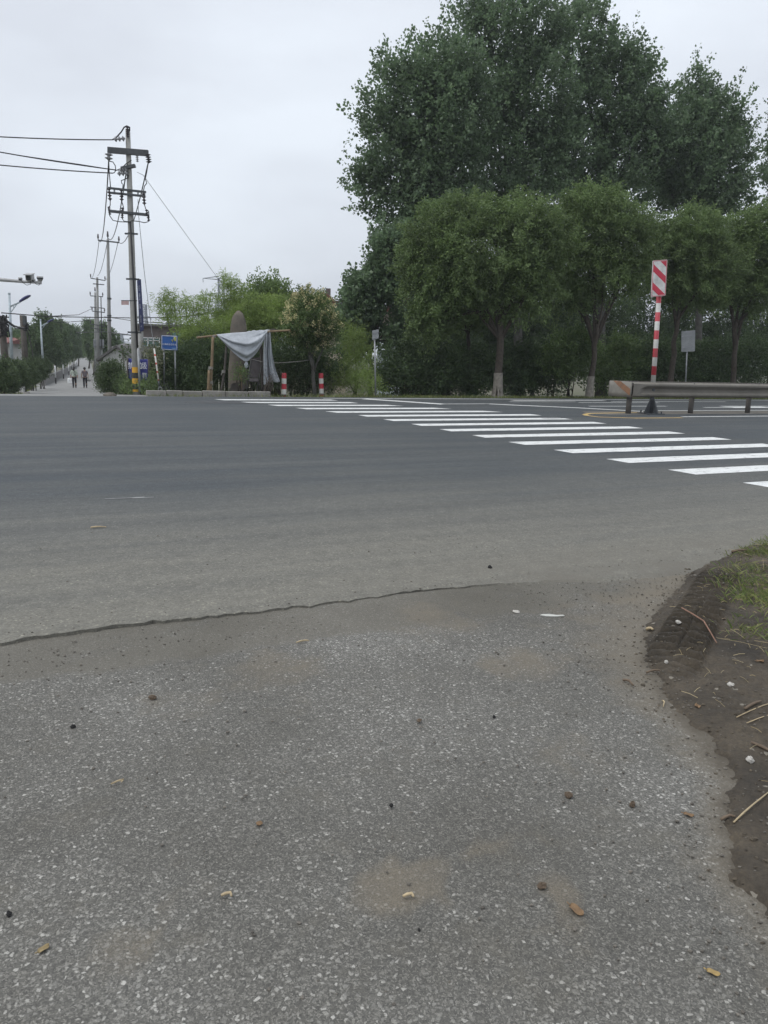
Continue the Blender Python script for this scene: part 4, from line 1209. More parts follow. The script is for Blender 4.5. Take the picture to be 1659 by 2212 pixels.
p = place(86.5, 602.5, DT); b = B(); b.tube([p + Vector((0, 0, -.09)), p + Vector((0, 0, .04)), p + Vector((0, 0, .1))], [.08, .13, .125], 14); b.tube([p, place(86, 609, DT)], .03, 8); o = b.build('camera', camw, tm, True)
b = B(); b.tube([p + Vector((0, 0, -.02)), p + Vector((0, 0, .045))], [.115, .135], 14); b.build('lens', camd, tm, True).parent = o
for pts in ([(46, 605), (50, 611), (58, 616), (66, 614), (66, 608)], [(75, 610), (78, 614), (84, 616), (86, 612)]):
    b = B(); b.tube([place(x, y, DT - .1) for x, y in pts], .012, 6); b.build('cable_loop', black, tm, True)

# ---- leaning timber poles with cable bundles at the left
def timber(xb, xt, yt, D, label):
    a = foot(xb, D); t = place(xt, yt, D)
    e = empty('timber_pole', a, label, 'telephone pole', 'leaning timber poles on the left verge')
    b = B(); b.tube([a - Vector((0, 0, .2)), a.lerp(t, .5), t], [.19, .17, .14], 12, wob=.1); b.build('shaft', wood, e, True)
    return e
t1 = timber(19, 2, 682, 40, 'nearest leaning timber pole with a black cable bundle at the left edge')
t2 = timber(60, 48, 681, 47, 'leaning timber pole with a small box near its top behind the near street lamp')
b = B(); rs = random.Random(9)
for k in range(26): p = place(10 + rs.uniform(-4, 3), 705 + rs.uniform(-14, 14), 39.7); b.tube([p + Vector((rs.uniform(-.2, .2), 0, rs.uniform(-.3, .3))) for _ in range(5)], .035, 5)
b.build('cable_bundle', black, t1, True)
b = B(); b.box(place(53.5, 692, 46.7), (.20, .2, .55), None, .03); b.build('junction_box', dsteel, t2)
b = B()
for k in range(8): p = place(57 + rs.uniform(-2, 2), 708 + rs.uniform(-4, 4), 46.7); b.tube([p + Vector((rs.uniform(-.15, .15), 0, rs.uniform(-.2, .2))) for _ in range(4)], .03, 5)
b.build('cable_bundle', black, t2, True)
wire([place(8, 682, 39.8), place(16, 694, 41), place(30, 704, 43), place(44, 708, 45), place(56, 710, 46.8)], .05, 'thick black bundle sagging between the two leaning timber poles')
wire([place(8, 690, 39.8), place(20, 700, 41), place(34, 709, 44), place(56, 712, 46.8)], .022, 'thin lower strand sagging between the two leaning timber poles')
wire([place(57, 708, 46.8), place(62, 725, 49), place(66, 740, 52), place(72, 770, 60)], .04, 'cable dropping from the second timber pole into the lane trees')

# ---- pylons far away
lat = pm('pylon steel', (0.22, 0.24, 0.27), .6, bump=0)
def pylon(x, ytop, ybase, D, w_top, w_base, arms, label, r=.12, name='lattice_pylon', cat='pylon', group='far pylons'):
    t = place(x, ytop, D); a = place(x, ybase, D); a.x, a.y = t.x, t.y; a.z = Z(a.x, a.y)
    e = empty(name, a, label, cat, group)
    Hh = t.z - a.z
    b = B(); lv = 13
    def cor(f):
        w = w_base + (w_top - w_base) * min(1, f * 1.25); w /= 2
        return [a + Vector((sx * w, sy * w, Hh * f)) for sx, sy in ((-1, -1), (1, -1), (1, 1), (-1, 1))]
    for i in range(lv):
        c0, c1_ = cor(i / lv), cor((i + 1) / lv)
        for k in range(4):
            j = (k + 1) % 4
            b.tube([c0[k], c1_[k]], r, 4, False); b.tube([c0[k], c1_[j]], r * .7, 4, False); b.tube([c0[j], c1_[k]], r * .7, 4, False); b.tube([c1_[k], c1_[j]], r * .7, 4, False)
    b.build('tower', lat, e)
    for (f, half) in arms:
        b = B(); c = a + Vector((0, 0, Hh * f)); w = w_top / 2
        for s_ in (-1, 1):
            tip = c + Vector((s_ * half, 0, .2))
            for sy in (-w, w): b.tube([c + Vector((s_ * w, sy, 0)), tip], r * .8, 4, False); b.tube([c + Vector((s_ * w, sy, Hh * .035)), tip], r * .7, 4, False)
            b.tube([tip, tip - Vector((0, 0, Hh * .045))], r * .9, 4, False)
        b.build('crossarm', lat, e)
pylon(477.5, 601, 760, 230, 1.5, 7, [(.985, 5.2), (.80, 5.2), (.63, 5.0)], 'biggest lattice pylon rising behind the bamboo right of the sparse canes', .10)
pylon(365, 668, 760, 330, 1.4, 6, [(.97, 4), (.8, 4.5), (.65, 4.2)], 'mid-size lattice pylon seen through the sparse bamboo above the blue sign', .11)
pylon(261, 722, 760, 520, 2.2, 6.7, [(.96, 6), (.75, 7.4), (.6, 6.7)], 'faintest smallest lattice pylon left of the corner utility pole', .2)
pylon(309.5, 658, 760, 240, 1.6, 4.5, [(.78, 2.2), (.55, 2.4)], 'telecom mast with antennas just right of the corner utility pole', .13, 'telecom_mast', 'telecom mast', None)

# ---- people
skin = pm('skin', (0.36, 0.22, 0.15), .6, bump=0, var=.08)
hairm = pm('black hair', (0.015, 0.012, 0.011), .5, bump=.2, scale=40)
def skinmesh(name, J, E, mat, parent, root=0, sub=2):
    me = bpy.data.meshes.new(name)
    ks = list(J)
    me.from_pydata([J[k][0] for k in ks], [(ks.index(a), ks.index(c)) for a, c in E], [])
    me.materials.append(mat)
    o = bpy.data.objects.new(name, me); COL.objects.link(o); o.parent = parent
    md = o.modifiers.new('skin', 'SKIN'); md.use_smooth_shade = True
    sv_ = me.skin_vertices[0].data
    for i, k in enumerate(ks):
        r = J[k][1]
        sv_[i].radius = (r, r) if not hasattr(r, '__len__') else r
        sv_[i].use_root = (i == root)
    s2 = o.modifiers.new('sub', 'SUBSURF'); s2.levels = sub; s2.render_levels = sub
    return o
def person(x, D, heading, label, shirt, trous, hold, hscale, stride, hairstyle):
    a = foot(x, D)
    e = empty('person', a, label, 'person', 'two people walking away down the side road', heading)
    e.scale = (hscale,) * 3
    k = stride
    J = {}
    def j(n, p, r): J[n] = (Vector(p), r)
    j('pelvis', (0, 0, .88), (.15, .105)); j('waist', (0, 0, 1.03), (.125, .09)); j('chest', (0, .01, 1.22), (.15, .10)); j('neckb', (0, .0, 1.36), (.06, .055)); j('neck', (0, .01, 1.42), (.05, .05))
    j('head', (0, .03, 1.50), (.07, .085)); j('crown', (0, .015, 1.57), (.065, .08))
    E = [('pelvis', 'waist'), ('waist', 'chest'), ('chest', 'neckb'), ('neckb', 'neck'), ('neck', 'head'), ('head', 'crown')]
    for sd, s_ in (('l', -1), ('r', 1)):
        f = k * s_
        j('hip' + sd, (s_ * .085, 0, .82), .085); j('knee' + sd, (s_ * .09, .10 * f + .03, .46), .056); j('calf' + sd, (s_ * .09, .10 * f - .01, .32), .055); j('ankle' + sd, (s_ * .09, .16 * f - .03, .08), .035); j('toe' + sd, (s_ * .10, .16 * f + .11, .035), (.036, .025))
        E += [('pelvis', 'hip' + sd), ('hip' + sd, 'knee' + sd), ('knee' + sd, 'calf' + sd), ('calf' + sd, 'ankle' + sd), ('ankle' + sd, 'toe' + sd)]
        j('sh' + sd, (s_ * .165, 0, 1.32), .055); j('elb' + sd, (s_ * .225, -.02 - .05 * f, 1.07), .038)
        hx = s_ * (.25 if not (hold == sd) else .245)
        j('wr' + sd, (hx, .06 - .08 * f, .86), .025); j('palm' + sd, (hx, .075 - .08 * f, .79), (.035, .016))
        E += [('chest', 'sh' + sd), ('sh' + sd, 'elb' + sd), ('elb' + sd, 'wr' + sd), ('wr' + sd, 'palm' + sd)]
        for q_, (dy, ln) in enumerate(((-.03, .075), (-.01, .085), (.01, .08), (.03, .065))):
            n1_, n2_ = 'f%d%s' % (q_, sd), 'g%d%s' % (q_, sd)
            j(n1_, (hx - .01 * s_, .075 - .08 * f + dy, .79 - ln * .55), .0095); j(n2_, (hx - .03 * s_, .078 - .08 * f + dy, .79 - ln), .008)
            E += [('palm' + sd, n1_), (n1_, n2_)]
        j('th' + sd, (hx - .025 * s_, .115 - .08 * f, .80), .010); j('tt' + sd, (hx - .035 * s_, .125 - .08 * f, .765), .009); E += [('wr' + sd, 'th' + sd), ('th' + sd, 'tt' + sd)]
    skinmesh('body', J, E, skin, e)
    b = B(); b.ball((0, .118, 1.50), (.014, .022, .02), 8, 6); b.ball((-.082, .03, 1.50), (.012, .022, .032), 8, 6); b.ball((.082, .03, 1.50), (.012, .022, .032), 8, 6); b.build('nose_and_ears', skin, e, True, True)
    b = B(); b.ball((-.032, .108, 1.525), (.012, .008, .008), 8, 6); b.ball((.032, .108, 1.525), (.012, .008, .008), 8, 6); b.ball((0, .108, 1.455), (.024, .008, .007), 8, 6); b.build('face_features', pm('lips and eyes', (.10, .04, .04), .5, bump=0), e, True, True)
    T = {n: J[n] for n in J if n in ('pelvis', 'waist', 'chest')}
    T = {'pelvis': (Vector((0, 0, .80)), (.185, .135)), 'waist': (Vector((0, 0, 1.03)), (.15, .11)), 'chest': (Vector((0, .005, 1.22)), (.175, .12)), 'nb': (Vector((0, 0, 1.345)), (.085, .075))}
    TE = [('pelvis', 'waist'), ('waist', 'chest'), ('chest', 'nb')]
    for sd in 'lr':
        T['sh' + sd] = (J['sh' + sd][0], .072); T['el' + sd] = (J['sh' + sd][0].lerp(J['elb' + sd][0], .75 if hairstyle == 'bun' else 1.25), .058)
        TE += [('chest', 'sh' + sd), ('sh' + sd, 'el' + sd)]
    skinmesh('shirt', T, TE, shirt, e)
    T = {'p': (Vector((0, 0, .92)), (.155, .115))}; TE = []
    for sd in 'lr':
        for n_, r in (('hip', .10), ('knee', .075), ('ankle', .066)):
            v = J[n_ + sd][0].copy()
            if n_ == 'ankle': v.z += .0
            T[n_ + sd] = (v, r)
        TE += [('p', 'hip' + sd), ('hip' + sd, 'knee' + sd), ('knee' + sd, 'ankle' + sd)]
    skinmesh('trousers', T, TE, trous, e)
    for sd in 'lr':
        b = B(); p, q = J['ankle' + sd][0], J['toe' + sd][0]
        b.ball((p + q) / 2 + Vector((0, -.02, -.01)), (.05, .13, .045), 10, 6); b.build('shoe', pm('dark shoes', (.035, .03, .03), .6, bump=0), e, True, True)
    b = B(); b.ball((0, .0, 1.545), (.098, .112, .115), 14, 9)
    if hairstyle == 'tail': b.ball((-.02, -.08, 1.44), (.075, .05, .13), 10, 8)
    else: b.ball((0, -.085, 1.52), (.06, .045, .06), 10, 8)
    b.build('hair', hairm, e, True, True)
    return e, J
HD = math.atan2(.38, .92)
pale_green = pm('pale sage blouse', (0.42, 0.47, 0.40), .85, scale=6, bump=.2)
mauve = pm('grey mauve patterned top', (0.17, 0.14, 0.15), .85, c2=(0.11, 0.09, 0.10), scale=30, bump=.2)
dark_tr = pm('dark trousers', (0.018, 0.018, 0.024), .85, scale=10)
pe1, J1 = person(162, 56.5, HD, 'person with tied hair in a pale green blouse and dark trousers carrying a white bag', pale_green, dark_tr, 'l', .94, .9, 'tail')
pe2, J2 = person(185, 57, HD, 'person in a grey mauve short-sleeved top and black trousers, hair pinned up', mauve, dark_tr, 'r', .92, .25, 'bun')
b = B(); b.tube([(.11, -.02, 1.37), (.0, -.135, 1.2), (-.02, -.14, 1.1), (.16, -.10, .95), (.19, 0, .9)], .014, 6); b.build('bag_strap', dark_tr, pe1, True, True)
def hand_world(e, J, sd):
    return e.location + Matrix.Rotation(e.rotation_euler.z, 3, 'Z') @ (J['palm' + sd][0] * e.scale.x)
hw = hand_world(pe1, J1, 'l')
bg = empty('shopping_bag', hw + Vector((-.06, 0, -.42)), 'white shopping bag held by the person in the pale green blouse', 'bag')
b = B(); b.box((0, 0, .19), (.36, .13, .36), None, .03); b.build('bag_body', pm('white bag', (.74, .75, .75), .6, bump=.1), bg, False, True)
b = B(); b.tube([(-.09, 0, .36), (-.05, 0, .43), (.06, 0, .44), (.1, 0, .36)], .008, 6); b.build('handle', white_paint, bg, True, True)
hw = hand_world(pe2, J2, 'r')
bg = empty('carried_bundle', hw + Vector((.05, 0, -.24)), 'small grey bundle hanging from the hand of the person in mauve', 'bundle')
b = B(); b.ball((0, 0, .07), (.15, .1, .075), 12, 8, None, .12); b.tube([(-.12, 0, .04), (-.2, 0, .02)], .02, 6); b.build('wrapped_load', pm('grey cloth', (.20, .20, .19), .8), bg, True, True)
b = B(); b.tube([(-.08, 0, .12), (-.03, 0, .21), (0, 0, .22), (.06, 0, .12)], .009, 6); b.build('handle', pm('pale string', (.45, .45, .42), .8, bump=0), bg, True, True)

def at_n(x, y, n):
    d = ray(x, y); t = n / (d.x * NX + d.y * NY)
    return Vector((0, 0, CAMZ)) + d * t

# ---- standing stone
stone = pm('rough standing stone', (0.185, 0.16, 0.13), .95, c2=(0.105, 0.095, 0.08), scale=2.5, bump=.6, bscale=14)
NS = 27.6
b = B(); rings = []
rs = random.Random(8)
prof = [(838, 491, 537), (800, 494, 536), (760, 496, 535), (725, 497, 534), (705, 498.5, 532), (692, 501, 530), (683, 504, 527.5), (676, 508, 524), (672, 512, 519), (671, 514, 517)]
for y, xl, xr in prof:
    c = at_n((xl + xr) / 2, y, NS); w = (at_n(xr, y, NS) - at_n(xl, y, NS)).length / 2
    rings.append([c + Vector((UX, UY, 0)) * (w * math.cos(k * math.pi / 8) * (1 + rs.uniform(-.09, .09))) + Vector((NX, NY, 0)) * (w * .7 * math.sin(k * math.pi / 8) * (1 + rs.uniform(-.08, .08))) for k in range(17)])
    rings[-1][16] = rings[-1][0]
b.grid(rings); b.add(rings[-1][:16], [tuple(range(16))])
for v_i, v in enumerate(b.v):
    pass
o = b.build('standing_stone', stone, None, True); tag(o, 'tall rough tapering standing stone behind the grey tarpaulin', 'standing stone')

# ---- bamboo lean-to with tarpaulin
twine = pm('dirty twine', (0.28, 0.27, 0.25), .9, bump=0)
def cane(pts, n, r, name, label, lash=(), mat=None, group='canes of the tarpaulin shelter'):
    P = [at_n(x, y, n) for x, y in pts]
    e = empty(name, P[0], label, 'cane', group)
    b = B(); full = []; rad = []
    for i in range(len(P) - 1):
        for k in range(6):
            t = k / 6; full.append(P[i].lerp(P[i + 1], t)); rad.append(r * (1.12 if k == 0 else 1))
    full.append(P[-1]); rad.append(r)
    b.tube(full, rad, 10); b.build('cane', mat or bamboo_pole, e, True)
    for (x, y) in lash:
        b = B(); c = at_n(x, y, n - .02)
        for k in range(3): b.tube([c + Vector((math.cos(t) * (r * 1.5), math.sin(t) * r * 1.5, (k - 1) * .03 + .01 * math.sin(3 * t))) for t in [i * .7 for i in range(10)]], .012, 5)
        b.tube([c, c + Vector((-.05, -.06, -.06)), c + Vector((-.07, -.06, -.12))], .012, 5)
        b.build('lashing', twine, e)
    return e
cane([(454.5, 846), (457.5, 790), (460, 728)], 26.0, .046, 'bamboo_post', 'left bamboo post of the tarpaulin shelter, with two lashings', [(455.5, 795), (455, 826)])
cane([(450, 846), (452, 800)], 25.95, .05, 'bamboo_post', 'short bamboo stub lashed beside the foot of the left shelter post')
cane([(477.5, 846), (485, 800), (490, 735)], 25.85, .036, 'timber_post', 'dark slanting post in front of the tarpaulin, tied with white twine', [(483, 803)], wood)
cane([(425, 729.5), (470, 724.5), (578, 716.5), (627, 713.5)], 26.1, .034, 'bamboo_beam', 'long bamboo beam carrying the front edge of the tarpaulin', [(462, 727)])
cane([(535, 718), (602, 711.5)], 27.2, .036, 'bamboo_beam', 'shorter dark rear beam showing above the tarpaulin', (), wood)
cane([(568, 846), (566, 790), (563, 740)], 26.5, .06, 'timber_post', 'dark brown post in the shade under the right side of the tarpaulin', (), wood)
cane([(519.5, 842), (520, 800), (520.5, 790)], 26.0, .05, 'bamboo_post', 'short bamboo stake standing in front of the standing stone')
tarp_m = pm('grey tarpaulin cloth', (0.42, 0.445, 0.475), .75, c2=(0.30, 0.32, 0.345), scale=4, bump=.8, bscale=7)
tp = empty('tarpaulin', at_n(470, 724, 26.1), 'pale grey tarpaulin draped and sagging over the bamboo beams', 'tarpaulin')
def curve(pts, m):
    """resample a polyline smoothly (Catmull-Rom) to m points"""
    P = [Vector((p[0], p[1], p[2] if len(p) > 2 else 0)) for p in pts]
    P = [P[0] * 2 - P[1]] + P + [P[-1] * 2 - P[-2]]
    out = []
    for i in range(m):
        t = i / (m - 1) * (len(P) - 3); k = min(int(t), len(P) - 4); f = t - k
        a, b_, c, d = P[k:k + 4]
        out.append(.5 * ((2 * b_) + (c - a) * f + (2 * a - 5 * b_ + 4 * c - d) * f * f + (3 * b_ - a - 3 * c + d) * f ** 3))
    return out
NB = 26.0
top = curve([(468, 723), (500, 719.5), (535, 717), (560, 714), (578, 715)], 61)
bot = curve([(468, 723), (484, 741), (505, 762), (520, 774), (531, 780.5), (541, 775), (555, 761), (567, 740), (578, 715)], 61)
rows = []
for j in range(41):
    v = j / 40
    row = []
    for i in range(61):
        u = i / 60
        p = top[i].lerp(bot[i], v)
        # hanging folds swing from the left corner to the right corner
        sag = 4 * u * (1 - u)
        fold = math.sin(v * 17 + 1.3 * math.sin(u * 5) + u * 1.5) * .055 + math.sin(v * 31 + u * 4) * .018 + math.sin(v * 8.5 - u * 2) * .04
        n = NB - .06 - sag * (.42 * math.sin(v * math.pi * .8)) - fold * sag * min(1, 4 * v) - (.07 * math.sin(u * 38) * max(0, u - .72) * 2.5)
        row.append(at_n(p.x, p.y + sag * fold * 14 * min(1, v * 3), n))
    rows.append(row)
b = B(); b.grid(rows); fr_ = b.build('front_sheet', tarp_m, tp, True)
so = fr_.modifiers.new('thickness', 'SOLIDIFY'); so.thickness = .008
b = B(); rows = []
for j in range(31):                                   # tail hanging down on the right, in vertical pleats
    v = j / 30
    xl = 570 - 2 * v + 3 * max(0, v - .5)
    xr = 584 + 7 * v + 14 * v ** 3
    row = []
    for i in range(31):
        u = i / 30
        yb = 831 - 8 * u + 2 * math.sin(u * 9)
        y = 716 + (yb - 716) * v
        n = 26.15 + .11 * math.sin(u * 11 + 2.2 * math.sin(v * 2.3) + v * 1.7) * (.3 + v) + .05 * math.sin(u * 27 + v * 4) + .03 * math.sin(v * 15 + u * 6) - .12 * v
        row.append(at_n(xl + (xr - xl) * u, y, n))
    rows.append(row)
b.grid(rows); o = b.build('hanging_tail', tarp_m, tp, True)
so = o.modifiers.new('thickness', 'SOLIDIFY'); so.thickness = .008
b = B(); rows = []
for j in range(9):                                    # back slope to the rear beam
    v = j / 8
    rows.append([at_n(532 + 46 * (i / 12) + 6 * v, 717 - 2.5 * (i / 12) - 2.5 * v + .8 * math.sin(i * 1.7), 26.08 + 1.1 * v) for i in range(13)])
b.grid(rows); o = b.build('back_sheet', tarp_m, tp, True)
so = o.modifiers.new('thickness', 'SOLIDIFY'); so.thickness = .008
b = B(); c = at_n(532, 782, 25.7); b.ball(c - Vector((0, 0, .10)), (.07, .05, .11), 10, 7, None, .25); b.tube([c, c + Vector((.05, 0, .08))], .02, 6); b.build('knotted_corner', tarp_m, tp, True)
b = B()
pp = [at_n(534, 780, 25.75), at_n(545, 776, 25.9), at_n(575, 783.5, 26.05), at_n(600, 784, 26.2), at_n(640, 781.5, 26.5), at_n(676, 777, 26.85)]
b.tube(pp, .011, 5); tag(b.build('rope', twine, None, True), 'thin white rope from the tarpaulin corner to the flowering tree', 'rope')

# ---- dark folding chair and board in the shade
dk = pm('dark faded canvas', (0.075, 0.068, 0.07), .9, scale=5, bump=0)
fr_m = pm('dull chair frame', (0.10, 0.10, 0.10), .5, metal=.3, bump=0)
NC = 26.25
chb = at_n(548, 842, NC); chb.z = gz(NC)
chs = empty('folding_chair', chb, 'dark canvas folding chair in the shade under the tarpaulin', 'chair')
def cp(x, y, n=NC): return at_n(x, y, n)
b = B(); b.prism([cp(543, 773, NC + .35), cp(567, 771, NC + .35), cp(557, 816, NC), cp(537, 816, NC)], Vector((0, .025, 0))); b.build('backrest', dk, chs)
b = B(); b.prism([cp(536, 817, NC), cp(557, 817, NC), cp(559, 823, NC - .38), cp(538, 823, NC - .38)], Vector((0, 0, -.03))); b.build('seat', dk, chs)
for a, c, n0, n1_ in (((543, 771), (532, 845), NC + .36, NC - .25), ((568, 769), (555, 846), NC + .36, NC - .25), ((537, 820), (546, 845), NC - .3, NC + .4), ((558, 820), (563, 845), NC - .3, NC + .4)):
    b = B(); b.tube([cp(*a, n0), cp(*c, n1_)], .016, 8); b.build('leg', fr_m, chs, True)
b = B(); b.prism([cp(500, 829, 26.1), cp(531, 822, 26.3), cp(527, 845, 26.1), cp(497, 845, 26.05)], Vector((0, .04, 0)))
tag(b.build('leaning_board', pm('old grey board', (0.085, 0.075, 0.068), .9, scale=4), None), 'old dark board leaning at the foot of the standing stone', 'board')

# ---- plants
def plant(name, label, cat, base, lobes, mat, n, nl, L, spr, size, asp, seed, group=None, stems=5, droop=0.0, up=.5, shell=.3, floor=True, jit=.5, axis_mix=.7):
    e = empty(name, base, label, cat, group)
    fl = Z(base.x, base.y) + .02 if floor else None
    crown('foliage', lobes, n, nl, L, spr, size, asp, mat, e, seed, up, shell, droop, jit, axis_mix, fl)
    if stems:
        b = B(); rs = random.Random(seed)
        for k in range(stems):
            l = lobes[k % len(lobes)]
            q = Vector(l[0]) + Vector((rs.uniform(-.5, .5) * l[1][0], rs.uniform(-.5, .5) * l[1][1], rs.uniform(-.2, .5) * l[1][2]))
            a = Vector((base.x + rs.uniform(-.15, .15), base.y + rs.uniform(-.15, .15), base.z - .05))
            b.tube([a, a.lerp(q, .5) + Vector((rs.uniform(-.1, .1), 0, .1)), q], [.03, .02, .006], 6)
        b.build('stem', bark, e, True)
    return e
SN = [100]
def bush(label, x, y, rx, ry, D, mat, n=260, group=None, size=.075, nl=26, extra=(), asp=.5, name='bush', cat='bush', up=.45, L=.5, **kw):
    SN[0] += 1
    lb = [lobe(x, y, rx, ry, D)] + [lobe(*q) for q in extra]
    base = foot(x, D)
    return plant(name, label, cat, base, lb, mat, n, nl, L, kw.pop('spr', .10), size, asp, SN[0], group, up=up, **kw)

# corner bush by the pole
bush('big round dark green bush at the right corner of the side road', 244, 818, 30, 30, 27.2, L_hedge, 640, None, .055, 30, [(272, 832, 22, 19, 26.6), (229, 828, 16, 20, 27.8), (240, 800, 18, 14, 27.4)], L=.25)
bush('low weedy clump around the foot of the corner utility pole', 300, 842, 26, 13, 25.7, L_camphor, 150, None, .08, 22, [(322, 838, 20, 18, 26.4), (282, 845, 14, 10, 25.6)], asp=.25, up=1.0)
bush('spindly sapling standing behind the corner bush in front of the white gable', 268, 775, 6, 9, 28.4, L_hedge, 16, None, .09, 12, [(266, 760, 5, 6, 28.4)], stems=4, floor=False, asp=.55)
# dark bushes behind the kerb
g = 'dark bushes behind the kerb'
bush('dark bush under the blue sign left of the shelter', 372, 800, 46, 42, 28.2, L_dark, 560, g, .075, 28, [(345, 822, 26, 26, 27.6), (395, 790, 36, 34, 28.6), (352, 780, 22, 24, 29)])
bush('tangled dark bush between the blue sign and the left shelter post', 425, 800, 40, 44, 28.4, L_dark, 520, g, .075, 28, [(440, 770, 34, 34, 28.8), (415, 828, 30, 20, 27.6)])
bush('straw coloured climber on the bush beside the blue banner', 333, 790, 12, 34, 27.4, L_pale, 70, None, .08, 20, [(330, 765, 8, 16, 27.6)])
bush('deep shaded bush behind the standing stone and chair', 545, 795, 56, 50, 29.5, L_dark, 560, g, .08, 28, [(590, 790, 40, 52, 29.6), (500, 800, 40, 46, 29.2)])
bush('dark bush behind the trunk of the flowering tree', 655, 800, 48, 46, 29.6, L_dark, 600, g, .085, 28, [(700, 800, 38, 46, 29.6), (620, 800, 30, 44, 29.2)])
bush('bamboo grass mound right of the flowering tree', 770, 800, 32, 52, 30.0, L_bamboo, 620, None, .12, 26, [(760, 745, 22, 44, 30.4), (785, 835, 26, 24, 28.8), (740, 820, 22, 30, 29.2)], asp=.12, up=.9, droop=.35, L=.8)
bush('pale variegated low shrub behind the two bollards', 640, 829, 30, 17, 29.3, L_pale, 300, None, .06, 22, [(697, 829, 34, 17, 29.5), (667, 827, 30, 19, 29.6)], L=.3)
bush('leafless dead shrub in front of the hanging tarpaulin tail', 577, 815, 20, 16, 25.9, pm('dead twig', (0.075, 0.062, 0.055), .9, bump=0), 60, None, .10, 10, [(585, 825, 14, 14, 25.9)], asp=.07, stems=9, jit=.8)
bush('small yellow-green sapling in front of the standing stone', 514, 806, 8, 11, 25.9, L_mixed, 30, None, .07, 16, [(520, 810, 9, 9, 25.9)], stems=3, floor=False, asp=.4, L=.22)

# ---- bamboo grove
def bamboo(label, x, D, canes, leaves_top, n, seed, group, size=.17, mat=None):
    """canes: list of (px x at foot, px x at tip, px y at tip)"""
    rng = np.random.default_rng(seed)
    base = foot(x, D)
    e = empty('bamboo_clump', base, label, 'bamboo', group)
    b = B(); S, Dd, Ls = [], [], []
    for (xa, xb, yt, D2) in canes:
        a = foot(xa, D2); t = place(xb, yt, D2)
        pts = []
        for k in range(9):
            f = k / 8
            p = a.lerp(t, f); p.z = a.z + (t.z - a.z) * (1 - (1 - f) ** 1.6)
            pts.append(p)
        b.tube(pts, [.03 * (1 - .85 * k / 8) + .004 for k in range(9)], 6)
        for k in range(n):
            f = rng.uniform(leaves_top, 1.0) ** .8
            i = min(int(f * 8), 7)
            p = pts[i].lerp(pts[i + 1], f * 8 - i)
            S.append(np.array(p)); v = rng.normal(size=3); v[2] = abs(v[2]) * .7 + .1
            Dd.append(unit(v)); Ls.append(rng.uniform(.35, .95) * (1.25 - .6 * f))
    b.build('cane', pm('green bamboo cane', (.13, .17, .05), .5), e, True)
    P, A = sprays(np.array(S), np.array(Dd), np.array(Ls), 16, .06, rng, .3, .8)
    np_mesh('foliage', leaf_quads(P, A, size, .13, rng, .05), 4, mat or L_bamboo, e)
    return e
rs = random.Random(21)
def canes(x0, x1, y0, y1, D, k, lean=10):
    out = []
    for i in range(k):
        x = x0 + (x1 - x0) * (i + .5) / k + rs.uniform(-4, 4)
        out.append((x, x + rs.uniform(-lean, lean), rs.uniform(y0, y1), D + rs.uniform(-1, 1)))
    return out
gb = 'bamboo clumps of the grove'
bamboo('sparse feathery bamboo with open tips left of the grove', 385, 32, [(395, 343, 640, 32), (392, 372, 632, 32.4), (400, 365, 655, 31.6), (410, 400, 640, 32), (415, 418, 650, 31.5), (430, 445, 645, 32), (405, 385, 660, 32.3), (425, 430, 665, 31.7), (440, 455, 640, 32.2), (395, 350, 668, 31.7)], .55, 26, 1, gb)
bamboo('tall bamboo with wispy tips beside the biggest pylon', 500, 33, canes(470, 530, 640, 690, 33, 12) + [(492, 490, 596, 33), (505, 508, 606, 33.3), (515, 522, 618, 33), (500, 498, 612, 33)], .3, 44, 2, gb)
bamboo('dense bright green bamboo behind the standing stone', 545, 32, canes(500, 600, 640, 690, 32, 22), .15, 60, 3, gb)
bamboo('dense bamboo at the left behind the blue sign', 430, 31, canes(395, 490, 690, 735, 31, 18), .2, 52, 4, gb)
bamboo('dense bamboo behind the flowering tree', 625, 32.5, canes(575, 680, 640, 690, 32.5, 18), .15, 56, 5, gb)
tr = 'broadleaf trees rising out of the bamboo'
def tree(name, label, cat, base, fork, r0, r1, lobes, n, nl, L, spr, size, asp, leaf, bk, seed, group=None, up=.5, shell=.3, lime_h=0, droop=0, limbs=None, jit=.5, axis_mix=.7, shoots=0):
    e = empty(name, base, label, cat, group)
    lm = limbs if limbs is not None else [l[0] - np.array([0, 0, .1]) * l[1] for l in lobes]
    tr_ = trunk(base, fork, r0, r1, lm, bk, e, seed)
    crown('crown', lobes, n, nl, L, spr, size, asp, leaf, e, seed, up, shell, droop, jit, axis_mix, None, shoots)
    if lime_h:
        b = B(); bb = Vector(base); f = Vector(fork); d = (f - bb).normalized()
        rs_ = random.Random(seed)
        b.tube([bb - Vector((0, 0, .05)), bb + d * .08, bb + d * .25, bb + d * lime_h * .6, bb + d * lime_h], [r0 * 1.5 + .012, r0 * 1.28 + .012, r0 * 1.12 + .012, r0 + .012, r0 * .98 + .008], 12, False, .06)
        b.build('limewashed_base', lime, e, True)
    return e
def T(name, label, cat, x, n, yf, r0, r1, lobes, **k):
    """a tree standing at road offset n under picture column x; yf is the picture row where it forks"""
    base = footn(x, n); D = base.y
    fork = place(k.pop('xf', x), yf, D)
    lb = [lobe(l[0], l[1], l[2], l[3], D + (l[4] if len(l) > 4 else 0)) for l in lobes]
    return tree(name, label, cat, base, fork, r0, r1, lb, k.pop('n_', 600), k.pop('nl', 40), k.pop('L', .8), k.pop('spr', .16), k.pop('size', .12), k.pop('asp', .5), k.pop('leaf'), k.pop('bk', bark), k.pop('seed'), **k)
